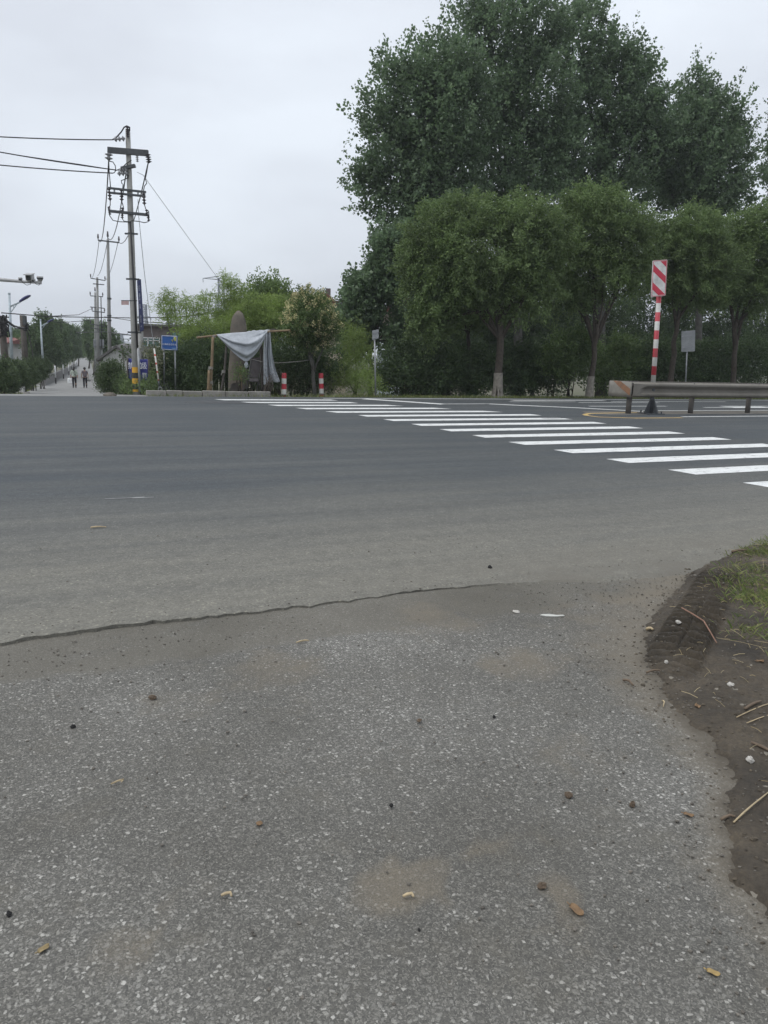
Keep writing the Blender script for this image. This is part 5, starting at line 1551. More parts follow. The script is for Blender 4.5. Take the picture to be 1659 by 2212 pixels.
T('broadleaf_tree', 'rounded green tree top behind the bamboo left of the flowering tree', 'tree', 600, 34, 720, .12, .09, [(555, 660, 26, 34), (585, 650, 24, 36), (610, 668, 26, 36), (570, 690, 50, 30)], n_=520, nl=40, size=.12, leaf=L_camphor, seed=31)

# ---- flowering tree
base = footn(680, 26.7); D = base.y
fl = [lobe(671, 694, 55, 54, D), lobe(668, 653, 32, 24, D), lobe(648, 708, 34, 34, D), lobe(698, 710, 34, 34, D), lobe(672, 735, 32, 24, D)]
e = tree('flowering_tree', 'small round evergreen tree covered in cream blossom behind the right bollard', 'tree', base, place(672, 770, D), .075, .06, fl, 640, 34, .42, .10, .085, .45, L_mixed, pbark, 41, shell=.4)
rng = np.random.default_rng(42)
S, Dd = lobe_twigs(fl, 330, rng, .9, .78, .35)
P, A = sprays(S + Dd * .12, Dd, rng.uniform(.12, .28, len(S)), 24, .045, rng, 0, .5)
np_mesh('blossom', leaf_quads(P, A, .055, .7, rng), 4, L_flower, e)
b = B(); b.tube([place(684, 822, D), place(678, 780, D)], .05, 8)

# ---- row of camphor trees along the far edge of the road
gc = 'street trees along the far road edge'
kw = dict(nl=44, L=.6, spr=.11, size=.115, asp=.42, leaf=L_camphor, group=gc, up=.35, droop=.25)
T('street_tree', 'leftmost full camphor tree with a limewashed trunk foot right of the small grey sign', 'tree', 1075, 25.5, 640, .17, .11, [(1195, 520, 50, 60), (918, 560, 55, 70), (1120, 640, 90, 50), (1050, 545, 150, 100), (950, 520, 85, 75), (1125, 485, 85, 62), (928, 600, 68, 80), (1010, 470, 80, 48), (1010, 610, 110, 70), (1150, 560, 70, 80), (945, 670, 60, 60), (925, 705, 34, 48)], n_=2700, seed=51, lime_h=.95, xf=1083, **kw)
T('street_tree', 'camphor tree with forked trunk left of the striped hazard marker', 'tree', 1273, 25.9, 700, .14, .09, [(1290, 500, 105, 80), (1285, 450, 80, 50), (1225, 560, 75, 80), (1215, 500, 50, 50), (1365, 550, 60, 80), (1300, 590, 90, 60), (1380, 500, 40, 45), (1230, 640, 50, 45)], n_=1750, seed=52, lime_h=.9, xf=1290, **kw)
T('street_tree', 'camphor tree directly behind the striped hazard marker', 'tree', 1446, 25.8, 690, .14, .09, [(1490, 560, 80, 80), (1500, 505, 75, 55), (1440, 570, 65, 80), (1540, 590, 65, 70), (1425, 520, 40, 45), (1500, 630, 70, 40)], n_=1350, seed=53, lime_h=.6, xf=1462, **kw)
T('street_tree', 'camphor tree behind the plain sign back near the right edge', 'tree', 1583, 25.8, 690, .14, .09, [(1620, 560, 75, 80), (1640, 500, 60, 60), (1570, 590, 60, 70), (1690, 540, 60, 80), (1640, 630, 70, 50), (1590, 510, 40, 40)], n_=1350, seed=54, lime_h=.6, xf=1592, **kw)
T('street_tree', 'thin dark camphor standing behind the leftmost street tree', 'tree', 1012, 29, 690, .10, .07, [(990, 650, 70, 70), (1050, 640, 60, 70), (940, 720, 50, 55)], n_=700, seed=55, **kw)

# ---- tall poplars behind
gp = 'tall poplars behind the street trees'
kw = dict(nl=42, L=1.35, spr=.17, size=.16, asp=.85, leaf=L_poplar, bk=pbark, group=gp, up=.85, shell=.3, jit=.45, axis_mix=.3, shoots=150)
T('poplar_tree', 'poplar forming the left shoulder of the tall dark crown', 'tree', 960, 36, 420, .26, .16, [(890, 240, 85, 90), (850, 330, 75, 90), (950, 180, 85, 85), (860, 420, 75, 85), (940, 350, 100, 100), (880, 500, 62, 75), (985, 260, 90, 110), (845, 175, 40, 50), (800, 265, 30, 40), (800, 400, 34, 45), (960, 440, 90, 60)], n_=1200, seed=61, **kw)
T('poplar_tree', 'tallest poplar whose top reaches the upper frame edge', 'tree', 1120, 37, 430, .28, .17, [(1110, 85, 90, 95), (1010, 80, 45, 80), (1060, 180, 100, 110), (1170, 75, 65, 75), (1140, 240, 110, 110), (1090, 340, 100, 90), (1190, 340, 80, 90), (1050, 30, 30, 40), (1110, 430, 120, 50)], n_=1150, seed=62, **kw)
T('poplar_tree', 'broad poplar right of the tallest one, above the forked street tree', 'tree', 1300, 37, 430, .28, .17, [(1255, 110, 75, 100), (1330, 165, 70, 75), (1300, 230, 110, 100), (1385, 200, 45, 65), (1370, 310, 90, 90), (1250, 340, 90, 90), (1310, 420, 110, 50), (1245, 50, 40, 45), (1400, 270, 50, 70)], n_=1150, seed=63, **kw)
T('poplar_tree', 'separate poplar crown at the right with a notch of sky beside it', 'tree', 1510, 36, 430, .24, .15, [(1500, 235, 55, 80), (1545, 275, 50, 70), (1490, 330, 95, 90), (1560, 350, 55, 75), (1500, 420, 100, 60), (1592, 300, 28, 55), (1440, 380, 70, 70), (1560, 440, 70, 50), (1430, 300, 40, 60)], n_=1050, seed=64, **kw)
T('poplar_tree', 'poplar branch entering from the right frame edge', 'tree', 1730, 35, 420, .22, .14, [(1695, 340, 36, 60), (1670, 380, 22, 36), (1730, 270, 50, 80), (1725, 430, 60, 50)], n_=330, seed=65, **kw)
kw.update(L=.9, up=.6, size=.15, shoots=40)
T('poplar_tree', 'low young poplar left of the camphors above the red gables', 'tree', 800, 33, 740, .09, .06, [(795, 640, 40, 30), (840, 612, 48, 46), (765, 655, 18, 16), (850, 540, 40, 40), (790, 612, 22, 18), (780, 690, 36, 30), (770, 735, 30, 34), (800, 725, 20, 26), (862, 738, 22, 22), (866, 690, 14, 22)], n_=640, seed=66, **kw)

# ---- dim understorey below the crowns
gu = 'shaded shrubs under the street trees'
us = [(870, 800, 50, 55, 31, 'dark shrub just right of the small grey sign post'), (940, 800, 55, 58, 32, 'dark shrub left of the thin shaded trunk'), (1020, 810, 55, 48, 33, 'dark shrub around the thin shaded trunk'), (1120, 800, 55, 55, 34, 'shrub right of the leftmost limewashed trunk'),
      (1190, 795, 55, 60, 35, 'shrub midway between the first two limewashed trunks'), (1230, 765, 45, 50, 34, 'lighter leaning shrub left of the forked trunk'), (1330, 790, 55, 62, 36, 'lighter shrub right of the forked trunk'), (1400, 790, 50, 62, 37, 'dark shrub left of the hazard marker pole'),
      (1480, 795, 55, 58, 38, 'dark shrub behind the plain sign back'), (1545, 795, 50, 58, 38, 'dark shrub between the two right street trees'), (1620, 790, 60, 62, 39, 'dark shrub at the right frame edge behind the guardrail')]
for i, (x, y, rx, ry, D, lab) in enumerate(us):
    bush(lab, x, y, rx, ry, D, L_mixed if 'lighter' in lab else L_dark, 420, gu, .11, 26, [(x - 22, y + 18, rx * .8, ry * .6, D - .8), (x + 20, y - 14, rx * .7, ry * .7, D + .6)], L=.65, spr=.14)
gw = 'background trees of the grove'
wood_t = [(950, 40, 740, 'background tree left, behind the shrub beside the small sign', [(945, 690, 45, 80), (930, 620, 40, 70)]), (1010, 43, 720, 'background tree behind the thin shaded trunk', [(1010, 680, 90, 90)]), (1150, 44, 720, 'background tree between the first two street trees', [(1160, 660, 90, 90), (1120, 720, 80, 70)]),
          (1290, 46, 720, 'background tree behind the forked street tree', [(1290, 690, 90, 70), (1230, 690, 50, 60)]), (1420, 46, 720, 'background tree behind the hazard marker', [(1420, 660, 90, 100)]), (1540, 46, 720, 'background tree behind the plain sign back', [(1540, 670, 90, 100)]), (1660, 46, 720, 'background tree at the right frame edge', [(1660, 660, 90, 110)])]
for i, (x, n, yf, lab, lb) in enumerate(wood_t):
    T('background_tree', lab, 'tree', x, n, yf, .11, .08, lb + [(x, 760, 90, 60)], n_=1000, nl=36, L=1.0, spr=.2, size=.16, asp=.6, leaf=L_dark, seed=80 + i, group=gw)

# ---- hedge and trees of the side road
gh = 'hedge bushes left of the side road'
for x, y, rx, ry, D, lab in ((0, 813, 28, 34, 31, 'hedge bush cut by the left frame edge'), (30, 812, 22, 30, 35, 'hedge bush in front of the near street lamp'), (55, 808, 20, 27, 40, 'hedge bush right of the near street lamp foot'), (75, 802, 17, 23, 46, 'hedge bush left of the far street lamp foot'), (93, 796, 12, 17, 52, 'last small reddish hedge bush beside the far street lamp')):
    bush(lab, x, y, rx, ry, D, L_hedge, 420, gh, .085, 26, [(x - 6, y + 8, rx * .7, ry * .6, D - .7)], L=.36)
gl = 'trees lining the side road'
for i, (x, D, yt, lobes, lab) in enumerate((
        (14, 105, 800, [(14, 752, 24, 34)], 'hazy tree behind the nearest timber pole'),
        (52, 100, 800, [(52, 750, 26, 36), (34, 745, 14, 30)], 'pale green tree between the two timber poles'),
        (92, 78, 795, [(94, 752, 30, 42), (97, 702, 11, 17), (75, 740, 16, 26)], 'dense lane tree behind the far street lamp'),
        (121, 92, 790, [(122, 748, 24, 40), (121, 712, 10, 14)], 'lane tree just right of the far street lamp'),
        (140, 108, 788, [(141, 746, 18, 32), (140, 716, 9, 12)], 'middle tree of the dense lane row'),
        (158, 128, 785, [(159, 748, 14, 26), (161, 722, 8, 10)], 'lane tree above the left walking person'),
        (172, 170, 780, [(172, 754, 9, 15)], 'small farthest tree where the lane narrows'),
        (195, 150, 782, [(194, 748, 10, 20), (192, 732, 8, 12)], 'far tree right of the lane end'),
        (205, 105, 788, [(203, 745, 13, 32), (198, 712, 9, 12)], 'tree left of the transformer pole with open top'),
        (230, 88, 790, [(228, 752, 18, 38), (246, 762, 12, 26), (222, 722, 12, 14)], 'tree filling the gap between transformer pole and second pole'))):
    base = foot(x, D); fk = place(x, yt - 25, D)
    lb = [lobe(*l, D) for l in lobes]
    tree('lane_tree', lab, 'tree', base, fk, .16, .1, lb, 620, 40, .95, .24, .19, .6, L_lane, bark, 120 + i, gl, up=.5)

# white-painted posts and low wall along the lane
gpw = 'white topped posts along the lane'
bandp = pm('black post foot', (.03, .03, .03), .8, bump=0)
wp = None
for i, (x, D, h_, lab) in enumerate(((122, 66, 1.5, 'nearest white topped post of the lane fence'), (139.2, 84, 1.35, 'second white topped post of the lane fence'), (151, 100, 1.3, 'third white topped post of the lane fence'), (159, 118, 1.3, 'fourth white topped post of the lane fence'), (167, 142, 1.3, 'farthest white topped post of the lane fence'))):
    loc = foot(x, D)
    if wp is None:
        wp = empty('fence_post', loc, lab, 'post', gpw)
        b = B(); b.tube([loc + Vector((0, 0, .5)), loc + Vector((0, 0, 1.5))], .055, 8); b.build('post', white_paint, wp, True)
        b = B(); b.tube([loc - Vector((0, 0, .1)), loc + Vector((0, 0, .5))], .06, 8); b.build('post_foot', bandp, wp, True)
    else:
        o = copy_tree(wp); o.location = loc; o['label'] = lab
fw = empty('low_wall', foot(110, 60), 'low grey slab wall running along the left verge of the lane', 'wall')
b = B(); Pw = [foot(x, D) for x, D in ((108, 60), (121, 68), (138, 86), (150, 103), (158, 120), (166, 145), (172, 175))]
b.prism([Vector((p.x - .3, p.y, p.z - .2)) for p in Pw] + [Vector((p.x - .55, p.y, p.z - .2)) for p in Pw[::-1]], Vector((0, 0, .95)))
b.build('wall', pm('grey slab wall', (.17, .165, .16), .9), fw)
st_ = empty('stone_block', foot(48.5, 39), 'small pale upright stone marker on the grass by the hedge', 'stone marker')
b = B(); p = foot(48.5, 39); b.box(p + Vector((0, 0, .25)), (.22, .2, .6), None, .03); b.build('marker', plaster, st_)
b = B(); b.box(p + Vector((0, 0, .02)), (.6, .45, .12), None, .03); b.build('plinth', conc, st_)
b = B(); p = footn(238, 25.0); b.ball(p + Vector((0, 0, .02)), (.2, .14, .09), 10, 7, None, .3); tag(b.build('boulder', stone, None), 'low rounded boulder on the verge under the corner bush', 'boulder')

# ---- bollards
bolm = bandmat('red and white bollard bands', (0.60, 0.60, 0.56), (0.48, 0.035, 0.055), .37, 0.0, dirt=.25)
bl = None
for x, yb, lab in ((613.5, 852, 'red and white banded bollard nearer the tarpaulin'), (694.5, 850.5, 'red and white banded bollard in front of the flowering tree')):
    p = flat(x, yb, .0)
    if bl is None:
        bl = empty('bollard', p, lab, 'bollard', 'bollards at the far end of the crossing')
        b = B(); b.tube([p - Vector((0, 0, .1)), p + Vector((0, 0, .70)), p + Vector((0, 0, .74))], [.085, .085, .075], 20); b.build('post', bolm, bl, False)
        b = B(); b.tube([p - Vector((0, 0, .02)), p + Vector((0, 0, .03))], [.13, .11], 14); b.build('footing', conc, bl, True)
    else:
        o = copy_tree(bl); o.location = p; o['label'] = lab; o.rotation_euler = (R(-1), R(-2), R(40))

# ---- hazard marker
hp = flat(1406, 894, ROADZ)
hm = empty('hazard_marker', hp, 'tall red and white striped hazard marker sign behind the guardrail end', 'road sign')
DHZ = hp.y
ptop = place(1424, 641, DHZ)
hdir = (ptop - hp)
b = B(); b.tube([hp + hdir * .27, hp + hdir * .6, place(1425.5, 605, DHZ + .06)], .068, 16); b.build('pole', bandmat('red and white marker bands', (0.56, 0.56, 0.53), (0.46, 0.045, 0.065), .505, .14, dirt=.45), hm, True)
b = B(); b.tube([hp + Vector((0, 0, .02)), hp + hdir * .27], .066, 16); b.build('pole_foot', dsteel, hm, True)
b = B(); b.box(hp + Vector((0, 0, .012)), (.62, .5, .024), Matrix.Rotation(AR, 3, 'Z'))
for s_ in ((-.24, -.18), (.24, -.18), (.24, .18), (-.24, .18)): b.tube([hp + Vector((s_[0], s_[1], 0)), hp + Vector((s_[0], s_[1], .09))], .02, 6)
b.build('base_plate', dsteel, hm)
b = B()
for k in range(4):
    d = Matrix.Rotation(AR + k * math.pi / 2, 3, 'Z')
    o_ = hp + Vector((0, 0, .024)); t_ = d @ Vector((0, .012, 0))
    b.prism([o_ - t_ + d @ Vector((.07, 0, 0)), o_ - t_ + d @ Vector((.28, 0, 0)), o_ - t_ + d @ Vector((.07, 0, .42))], t_ * 2)
b.build('gusset', dsteel, hm)
TL, TR_, BR_, BL_ = [place(x, y, DHZ - .14) for x, y in ((1410.5, 563), (1442, 560.5), (1437.5, 640), (1406.5, 641.5))]
TR_ = place(1442, 560.5, DHZ - .08); BR_ = place(1437.5, 640, DHZ - .08)
hx, hy = (TR_ - TL), (BL_ - TL)
def hpnt(u, v, out=0.0):
    nrm_ = hx.cross(hy).normalized()
    if nrm_.y > 0: nrm_ = -nrm_
    return TL + hx * u + hy * v + nrm_ * out
def rounded(m0, k=5, r=.07):
    asp_ = hx.length / hy.length
    out = []
    for cx, cy, a0 in ((1 - m0 - r, m0 * asp_ + r * asp_, -90), (1 - m0 - r, 1 - m0 * asp_ - r * asp_, 0), (m0 + r, 1 - m0 * asp_ - r * asp_, 90), (m0 + r, m0 * asp_ + r * asp_, 180)):
        for i in range(k):
            a = R(a0 + 90 * i / (k - 1)); out.append((cx + r * math.cos(a), cy + r * asp_ * math.sin(a)))
    return out
back = hpnt(.5, .5) - hpnt(.5, .5, 1)
b = B(); b.prism([hpnt(u, v) for u, v in rounded(0)], back * .03); b.build('board', pm('white sign sheeting', (0.60, 0.60, 0.58), .4, scale=6, bump=0), hm)
hred = pm('red sign sheeting', (0.50, 0.04, 0.07), .4, scale=6, var=.12, bump=0)
def clip(poly, u0, u1, v0, v1):
    for ax_, lim, sgn in ((0, u0, 1), (0, u1, -1), (1, v0, 1), (1, v1, -1)):
        out = []
        for i in range(len(poly)):
            a, c = poly[i], poly[(i + 1) % len(poly)]
            ia, ic = (a[ax_] - lim) * sgn >= 0, (c[ax_] - lim) * sgn >= 0
            if ia: out.append(a)
            if ia != ic:
                t = (lim - a[ax_]) / (c[ax_] - a[ax_]); out.append((a[0] + (c[0] - a[0]) * t, a[1] + (c[1] - a[1]) * t))
        poly = out
        if not poly: return []
    return poly
for v0, hgt in ((-.375, .165), (-.0, .0), (.075, .17), (.415 + .155, .17), (.92, .17)):
    if not hgt: continue
    q = clip([(0, v0), (1, v0 + .41), (1, v0 + .41 + hgt + .03), (0, v0 + hgt + .03)], .07, .93, .035, .965)
    if len(q) > 2:
        b = B(); b.prism([hpnt(u, v, .004) for u, v in q], back * .003); b.build('red_stripe', hred, hm)
b = B()
rr = rounded(.035)
b.tube([hpnt(u, v, .003) for u, v in rr + rr[:1]], .006, 5); b.build('border_line', hred, hm)
b = B()
for v in (.25, .75): c = hpnt(.45, v) + back * .07; b.box(c, (.22, .06, .04))
b.build('clamp', dsteel, hm)

# ---- guardrail
rail_m = pm('dusty galvanised guardrail', (0.215, 0.20, 0.175), .7, metal=.1, c2=(0.14, 0.128, 0.108), scale=1.3, bump=.1, bscale=30)
post_m = pm('dirty guardrail post', (0.115, 0.105, 0.095), .8, c2=(0.07, 0.065, 0.06), scale=4)
g0 = flat(1354, 894, ROADZ)
gs, gn = sn(g0)
zt = at_n(1360, 825.5, gn).z; zb = at_n(1360, 857, gn).z
gr_ = empty('guardrail', g0, 'dusty metal W-beam guardrail with an end panel running off to the right', 'guardrail')
Hb = zt - zb; zm = (zt + zb) / 2
def wprofile():
    # vertical profile: (outward offset, height) of a W-beam, rolled lips top and bottom
    return [(.02, -.5), (.105, -.40), (.115, -.36), (.115, -.28), (.0, -.06), (.0, .06), (.115, .28), (.115, .36), (.105, .40), (.02, .5)]
def beam(nb_, sgn, s0, s1, name):
    b = B(); rows = []
    s_ = s0
    stations = [s0 + .02, s0 + .25] + [s0 + .5 + .8 * k for k in range(int((s1 - s0) / .8))]
    for k, s_ in enumerate(stations):
        flatn = 0 if k > 1 else 1
        row = []
        for o_, h_ in wprofile():
            off = o_ if not flatn else (.112 if abs(h_) < .45 else .03)
            row.append(rd(s_, nb_ - sgn * off, zm + h_ * Hb))
        rows.append(row if sgn > 0 else row[::-1])
    b.grid(rows); o_ = b.build(name, rail_m, gr_, False)
    so_ = o_.modifiers.new('thickness', 'SOLIDIFY'); so_.thickness = .012
    return o_
RW = .74
beam(gn - .06, 1, gs - .02, gs + 60, 'near_beam'); beam(gn + RW, -1, gs - .02, gs + 60, 'far_beam')
e0 = rd(gs - .03, gn - .13, zm); e1_ = rd(gs - .03, gn + RW + .07, zm)
b = B(); rows = []
for k in range(13):
    f = k / 12
    bow = .06 * math.sin(math.pi * f)
    rows.append([e0.lerp(e1_, f) + Vector((-UX * bow, -UY * bow, h_ * Hb * 1.08)) for h_ in (-.5, -.2, .1, .5)])
b.grid(rows); o = b.build('end_panel', pm('dusty white end panel', (0.235, 0.225, 0.20), .75, c2=(.17, .16, .14), scale=3), gr_, True)
so = o.modifiers.new('thickness', 'SOLIDIFY'); so.thickness = .015
b = B()                                               # rusty orange diagonal band on the end panel
for lo, hi in (((.02, -.48), (.02, .10)),):
    rows = []
    for k in range(13):
        f = .03 + .74 * k / 12
        bow = .06 * math.sin(math.pi * f) + .012
        c = e0.lerp(e1_, f) + Vector((-UX * bow, -UY * bow, 0))
        ha = -.42 + 1.22 * f; hb_ = ha + .42
        rows.append([c + Vector((0, 0, max(-.5, min(.5, h_)) * Hb * 1.07)) for h_ in (ha, (ha + hb_) / 2, hb_)])
    b.grid(rows)
b.build('orange_band', pm('rusty orange band', (0.27, 0.13, 0.065), .85, c2=(.17, .11, .075), scale=9), gr_, True)
sA = sn(flat(1354, 894, ROADZ))[0]; sB = sn(at_n(1490, 885, gn))[0]
dS = sB - sA
for k in range(20):
    for nn_ in (gn + .06,):
        c = rd(sA + .1 + dS * k, nn_, 0)
        b = B(); b.tube([Vector((c.x, c.y, ROADZ - .1)), Vector((c.x, c.y, zm + .05))], .078, 14); b.build('post', post_m, gr_, True)
        if nn_ == gn + .06:
            b = B(); b.box(rd(sA + .1 + dS * k, gn - .02, zm), (.16, .05, Hb * .55), Matrix.Rotation(AR, 3, 'Z')); b.box(rd(sA + .1 + dS * k, gn + .04, zt + .012), (.30, .16, .03), Matrix.Rotation(AR, 3, 'Z')); b.build('spacer_bracket', post_m, gr_)
b = B()
for x in (1366, 1374, 1500, 1640, 1650):
    c = at_n(x, 829, gn - .15); b.ball(c, .018, 6, 4)
b.build('bolt', dsteel, gr_)
# median strip of dusty concrete under the rail
b = B()
b.grid([[rd(gs - 1.2, gn + .3, ROADZ + .003)] * 1 + [rd(gs - .9, gn - .25, ROADZ + .003), rd(gs + 100, gn - .45, ROADZ + .003)], [rd(gs - 1.2, gn + .35, ROADZ + .003), rd(gs - .9, gn + .9, ROADZ + .003), rd(gs + 100, gn + 1.1, ROADZ + .003)]])
tag(b.build('median_strip', pm('dusty median', (0.17, 0.155, 0.13), .9, c2=(.11, .105, .095), scale=2)), kind='structure')

# ---- small signs
def small_sign(x0, y0, corners, n, label, backside):
    p = footn(x0, n, y0)
    e = empty('road_sign', p, label, 'road sign')
    D = p.y
    q = [place(x, y, D - .06) for x, y in corners]
    b = B(); b.prism(q, Vector((0, .02, 0))); b.build('panel', pm('aluminium sign back', (0.24, 0.25, 0.255), .5, metal=.2, scale=2, bump=0), e)
    cx = (corners[0][0] + corners[1][0]) / 2; top_ = corners[0][1] + 3
    b = B(); b.tube([p, place(backside, top_, D)] if backside else [p, place(cx, top_, D)], .03, 10); b.build('post', steel, e, True)
    b = B()
    for f in (.22, .75):
        a = q[0].lerp(q[3], f); c = q[1].lerp(q[2], f); b.prism([a + Vector((0, -.018, 0)), c + Vector((0, -.018, 0)), c + Vector((0, -.018, -.04)), a + Vector((0, -.018, -.04))], Vector((0, .016, 0)))
    b.build('rail', steel, e)
    return e
small_sign(811.5, 857, [(804, 714), (818, 711), (818, 731), (804, 734.5)], 25.0, 'small grey rectangular sign on a thin post left of the camphors', 809)
small_sign(1480.5, 853, [(1472, 716), (1502, 713), (1501, 759), (1472, 760)], 24.9, 'back of a plain rectangular sign on a steel post behind the guardrail', 1485.5)

# ---- grass and ground litter
rng = np.random.default_rng(77)
def blades(name, P, h, w, mat, seed, lean=.35):
    rg = np.random.default_rng(seed)
    n = len(P)
    hh_ = h * rg.uniform(.4, 1.3, (n, 1))
    A = unit(np.stack([rg.normal(size=n) * lean, rg.normal(size=n) * lean, np.ones(n)], 1))
    th = rg.uniform(0, 2 * math.pi, n); W = np.stack([np.cos(th), np.sin(th), np.zeros(n)], 1) * w * .5
    bend = np.stack([A[:, 0], A[:, 1], np.zeros(n)], 1) * hh_ * .9
    V = np.stack([P - W, P + W, P + A * hh_ * .6 + W * .6, P + A * hh_ + bend * .5], 1)
    return np_mesh(name, V.reshape(-1, 3), 4, mat)
# near right: grass on the verge
pts = []
gpoly = [(1545, 1262), (1600, 1205), (1660, 1178), (1760, 1150), (1800, 1500), (1700, 1480), (1640, 1440), (1600, 1400), (1625, 1360), (1580, 1310)]
wpoly = [flat(*q) for q in gpoly]
def inside(x, y, poly):
    c = False; j = len(poly) - 1
    for i in range(len(poly)):
        if (poly[i].y > y) != (poly[j].y > y) and x < (poly[j].x - poly[i].x) * (y - poly[i].y) / (poly[j].y - poly[i].y) + poly[i].x: c = not c
        j = i
    return c
cl = [(rng.uniform(2.0, 4.6), rng.uniform(3.3, 7.0)) for _ in range(430)]
for cx, cy in cl:
    if not inside(cx, cy, wpoly): continue
    for _ in range(rng.integers(25, 110)):
        pts.append((cx + rng.normal() * .085, cy + rng.normal() * .085))
pts = np.array(pts)
Pz = np.column_stack([pts, soil_h(pts[:, 0], pts[:, 1]) - .005])
tag(blades('verge_grass', Pz, .055, .0040, L_grass, 3, .7), kind='stuff')
# dry straw lying on the verge
k = 1900
sx, sy = rng.uniform(1.2, 4.4, k), rng.uniform(1.7, 6.4, k)
dd_ = sx - np.interp(sy, ey, ex)
m_ = (dd_ > .12) & (rng.uniform(size=k) < np.clip(.25 + dd_ * .8, 0, 1))
sx, sy = sx[m_], sy[m_]
b = B()
for x, y in zip(sx, sy):
    l = rng.uniform(.015, .08) if rng.uniform() < .93 else rng.uniform(.12, .25)
    a = rng.uniform(0, 6.28); z = float(soil_h(np.array([x]), np.array([y]))[0]) + rng.uniform(.004, .014)
    p = Vector((x, y, z)); d = Vector((math.cos(a), math.sin(a), rng.uniform(-.08, .12)))
    b.tube([p, p + d * l * .5 + Vector((0, 0, .004)), p + d * l], rng.uniform(.0007, .0016), 4)
tag(b.build('straw', L_dry), kind='stuff')
# crumbs of earth and grit spread over the apron and near road edge
b = B(); k = 0
while k < 2600:
    x, y = rng.uniform(-2.6, 3.2), rng.uniform(1.3, 6.3)
    n = x * NX + y * NY
    dd_ = abs(x - float(np.interp(y, ey, ex)))
    pr = .10 + .9 * math.exp(-dd_ / .3) + 1.0 * math.exp(-abs(n - 3.85) / .16)
    if n > 4.3: pr *= .3
    if n < .2 or rng.uniform() > pr: continue
    z = ROADZ if n > 4.18 else (.008 if n < 3.6 else .002)
    if x > float(np.interp(y, ey, ex)): z = max(z, float(soil_h(np.array([x]), np.array([y]))[0]))
    r = rng.uniform(.0018, .0058) * (1.4 if rng.uniform() < .06 else 1)
    b.ball((x, y, z + r * .4), (r * rng.uniform(.8, 1.5), r * rng.uniform(.7, 1.2), r * .7), 5, 3, None, .4)
    k += 1
tag(b.build('grit', pm('loose grit', (0.22, 0.20, 0.17), .95, c2=(.07, .064, .056), scale=25, bump=0)), kind='stuff')
b = B(); k = 0
while k < 700:
    x, y = rng.uniform(.9, 4.2), rng.uniform(1.3, 6.0)
    dd_ = x - float(np.interp(y, ey, ex))
    if dd_ < -.12 or rng.uniform() > math.exp(-max(0, dd_) / .5): continue
    z = max(.006, float(soil_h(np.array([x]), np.array([y]))[0])); r = rng.uniform(.0025, .0065) * (1.8 if rng.uniform() < .05 else 1)
    b.ball((x, y, z + r * .25), (r * rng.uniform(.8, 1.5), r * rng.uniform(.7, 1.2), r * .7), 6, 4, None, .5); k += 1
tag(b.build('dirt_crumbs', pm('dry earth crumb', (0.13, 0.108, 0.08), .95, c2=(.05, .042, .032), scale=20, bump=0)), kind='stuff')
# far verge and lane verge grass
def verge(name, n_pts, fn, h, w, seed, mat):
    rg = np.random.default_rng(seed); out = []
    while len(out) < n_pts:
        p = fn(rg)
        if p is not None: out.append(p)
    return tag(blades(name, np.array(out), h, w, mat, seed), kind='stuff')
def f1(rg):
    s_ = rg.uniform(3.6, 34); n = 24.5 + abs(rg.normal()) * .7
    if n < 25.15 and s_ < 11 and rg.uniform() < .75: return None
    p = rd(s_, n); return (p.x, p.y, Z(p.x, p.y) - .03)
verge('roadside_grass', 9000, f1, .13, .012, 5, L_grass)
def f2(rg):
    D = rg.uniform(24.5, 58); c = side_c(D)
    w_ = 2.3 + max(0, 33 - D) ** 2 * .045
    x = c - w_ * .95 - abs(rg.normal()) * .9
    y = D
    if sn((x, y))[1] < 24.7: return None
    return (x, y, Z(x, y) - .03)
verge('lane_grass', 6000, f2, .12, .014, 6, L_grass)
def f3(rg):
    D = rg.uniform(24.2, 34); x = side_c(D) + 2.5 + max(0, 27 - D) ** 2 * .05 + abs(rg.normal()) * .8
    if sn((x, D))[1] < 24.6: return None
    return (x, D, Z(x, D) - .03)
verge('corner_grass', 3500, f3, .14, .013, 8, L_grass)

# ---- separate pieces lying about in the foreground
def zat(p):
    n = sn(p)[1]
    z = .008 if n < 4.1 else ROADZ
    if p.x > float(np.interp(p.y, ey, ex)) - .02: z = max(z, float(soil_h(np.array([p.x]), np.array([p.y]))[0]))
    return z
st_d = pm('dark lump of tar', (0.022, 0.021, 0.021), .9, bump=.4, scale=40)
st_b = pm('brown earth crumb', (0.115, 0.085, 0.06), .95, bump=.4, scale=40)
st_w = pm('pale stone', (0.46, 0.44, 0.40), .85, bump=.3, scale=40)
lf_d = pm('dry brown leaf', (0.25, 0.16, 0.085), .8, c2=(.15, .095, .055), scale=40, bump=.2)
tw_d = pm('grey brown twig', (0.14, 0.105, 0.075), .9, scale=30)
tw_l = pm('straw pale stick', (0.40, 0.32, 0.20), .8, scale=30)
def lump(x, y, w, h_, mat, label, cat='pebble', group=None):
    p = flat(x, y); p.z = zat(p); m_ = mpp(p); rs_ = random.Random(int(x * 7 + y))
    b = B(); b.ball((0, 0, h_ * m_ * .35), (w * m_ / 2, w * m_ * .42, h_ * m_ * .55), 9, 6, Euler((0, 0, rs_.uniform(0, 3))).to_matrix(), .45)
    o = b.build('pebble' if cat == 'pebble' else cat.replace(' ', '_'), mat, None, False); o.location = p
    return tag(o, label, cat, group)
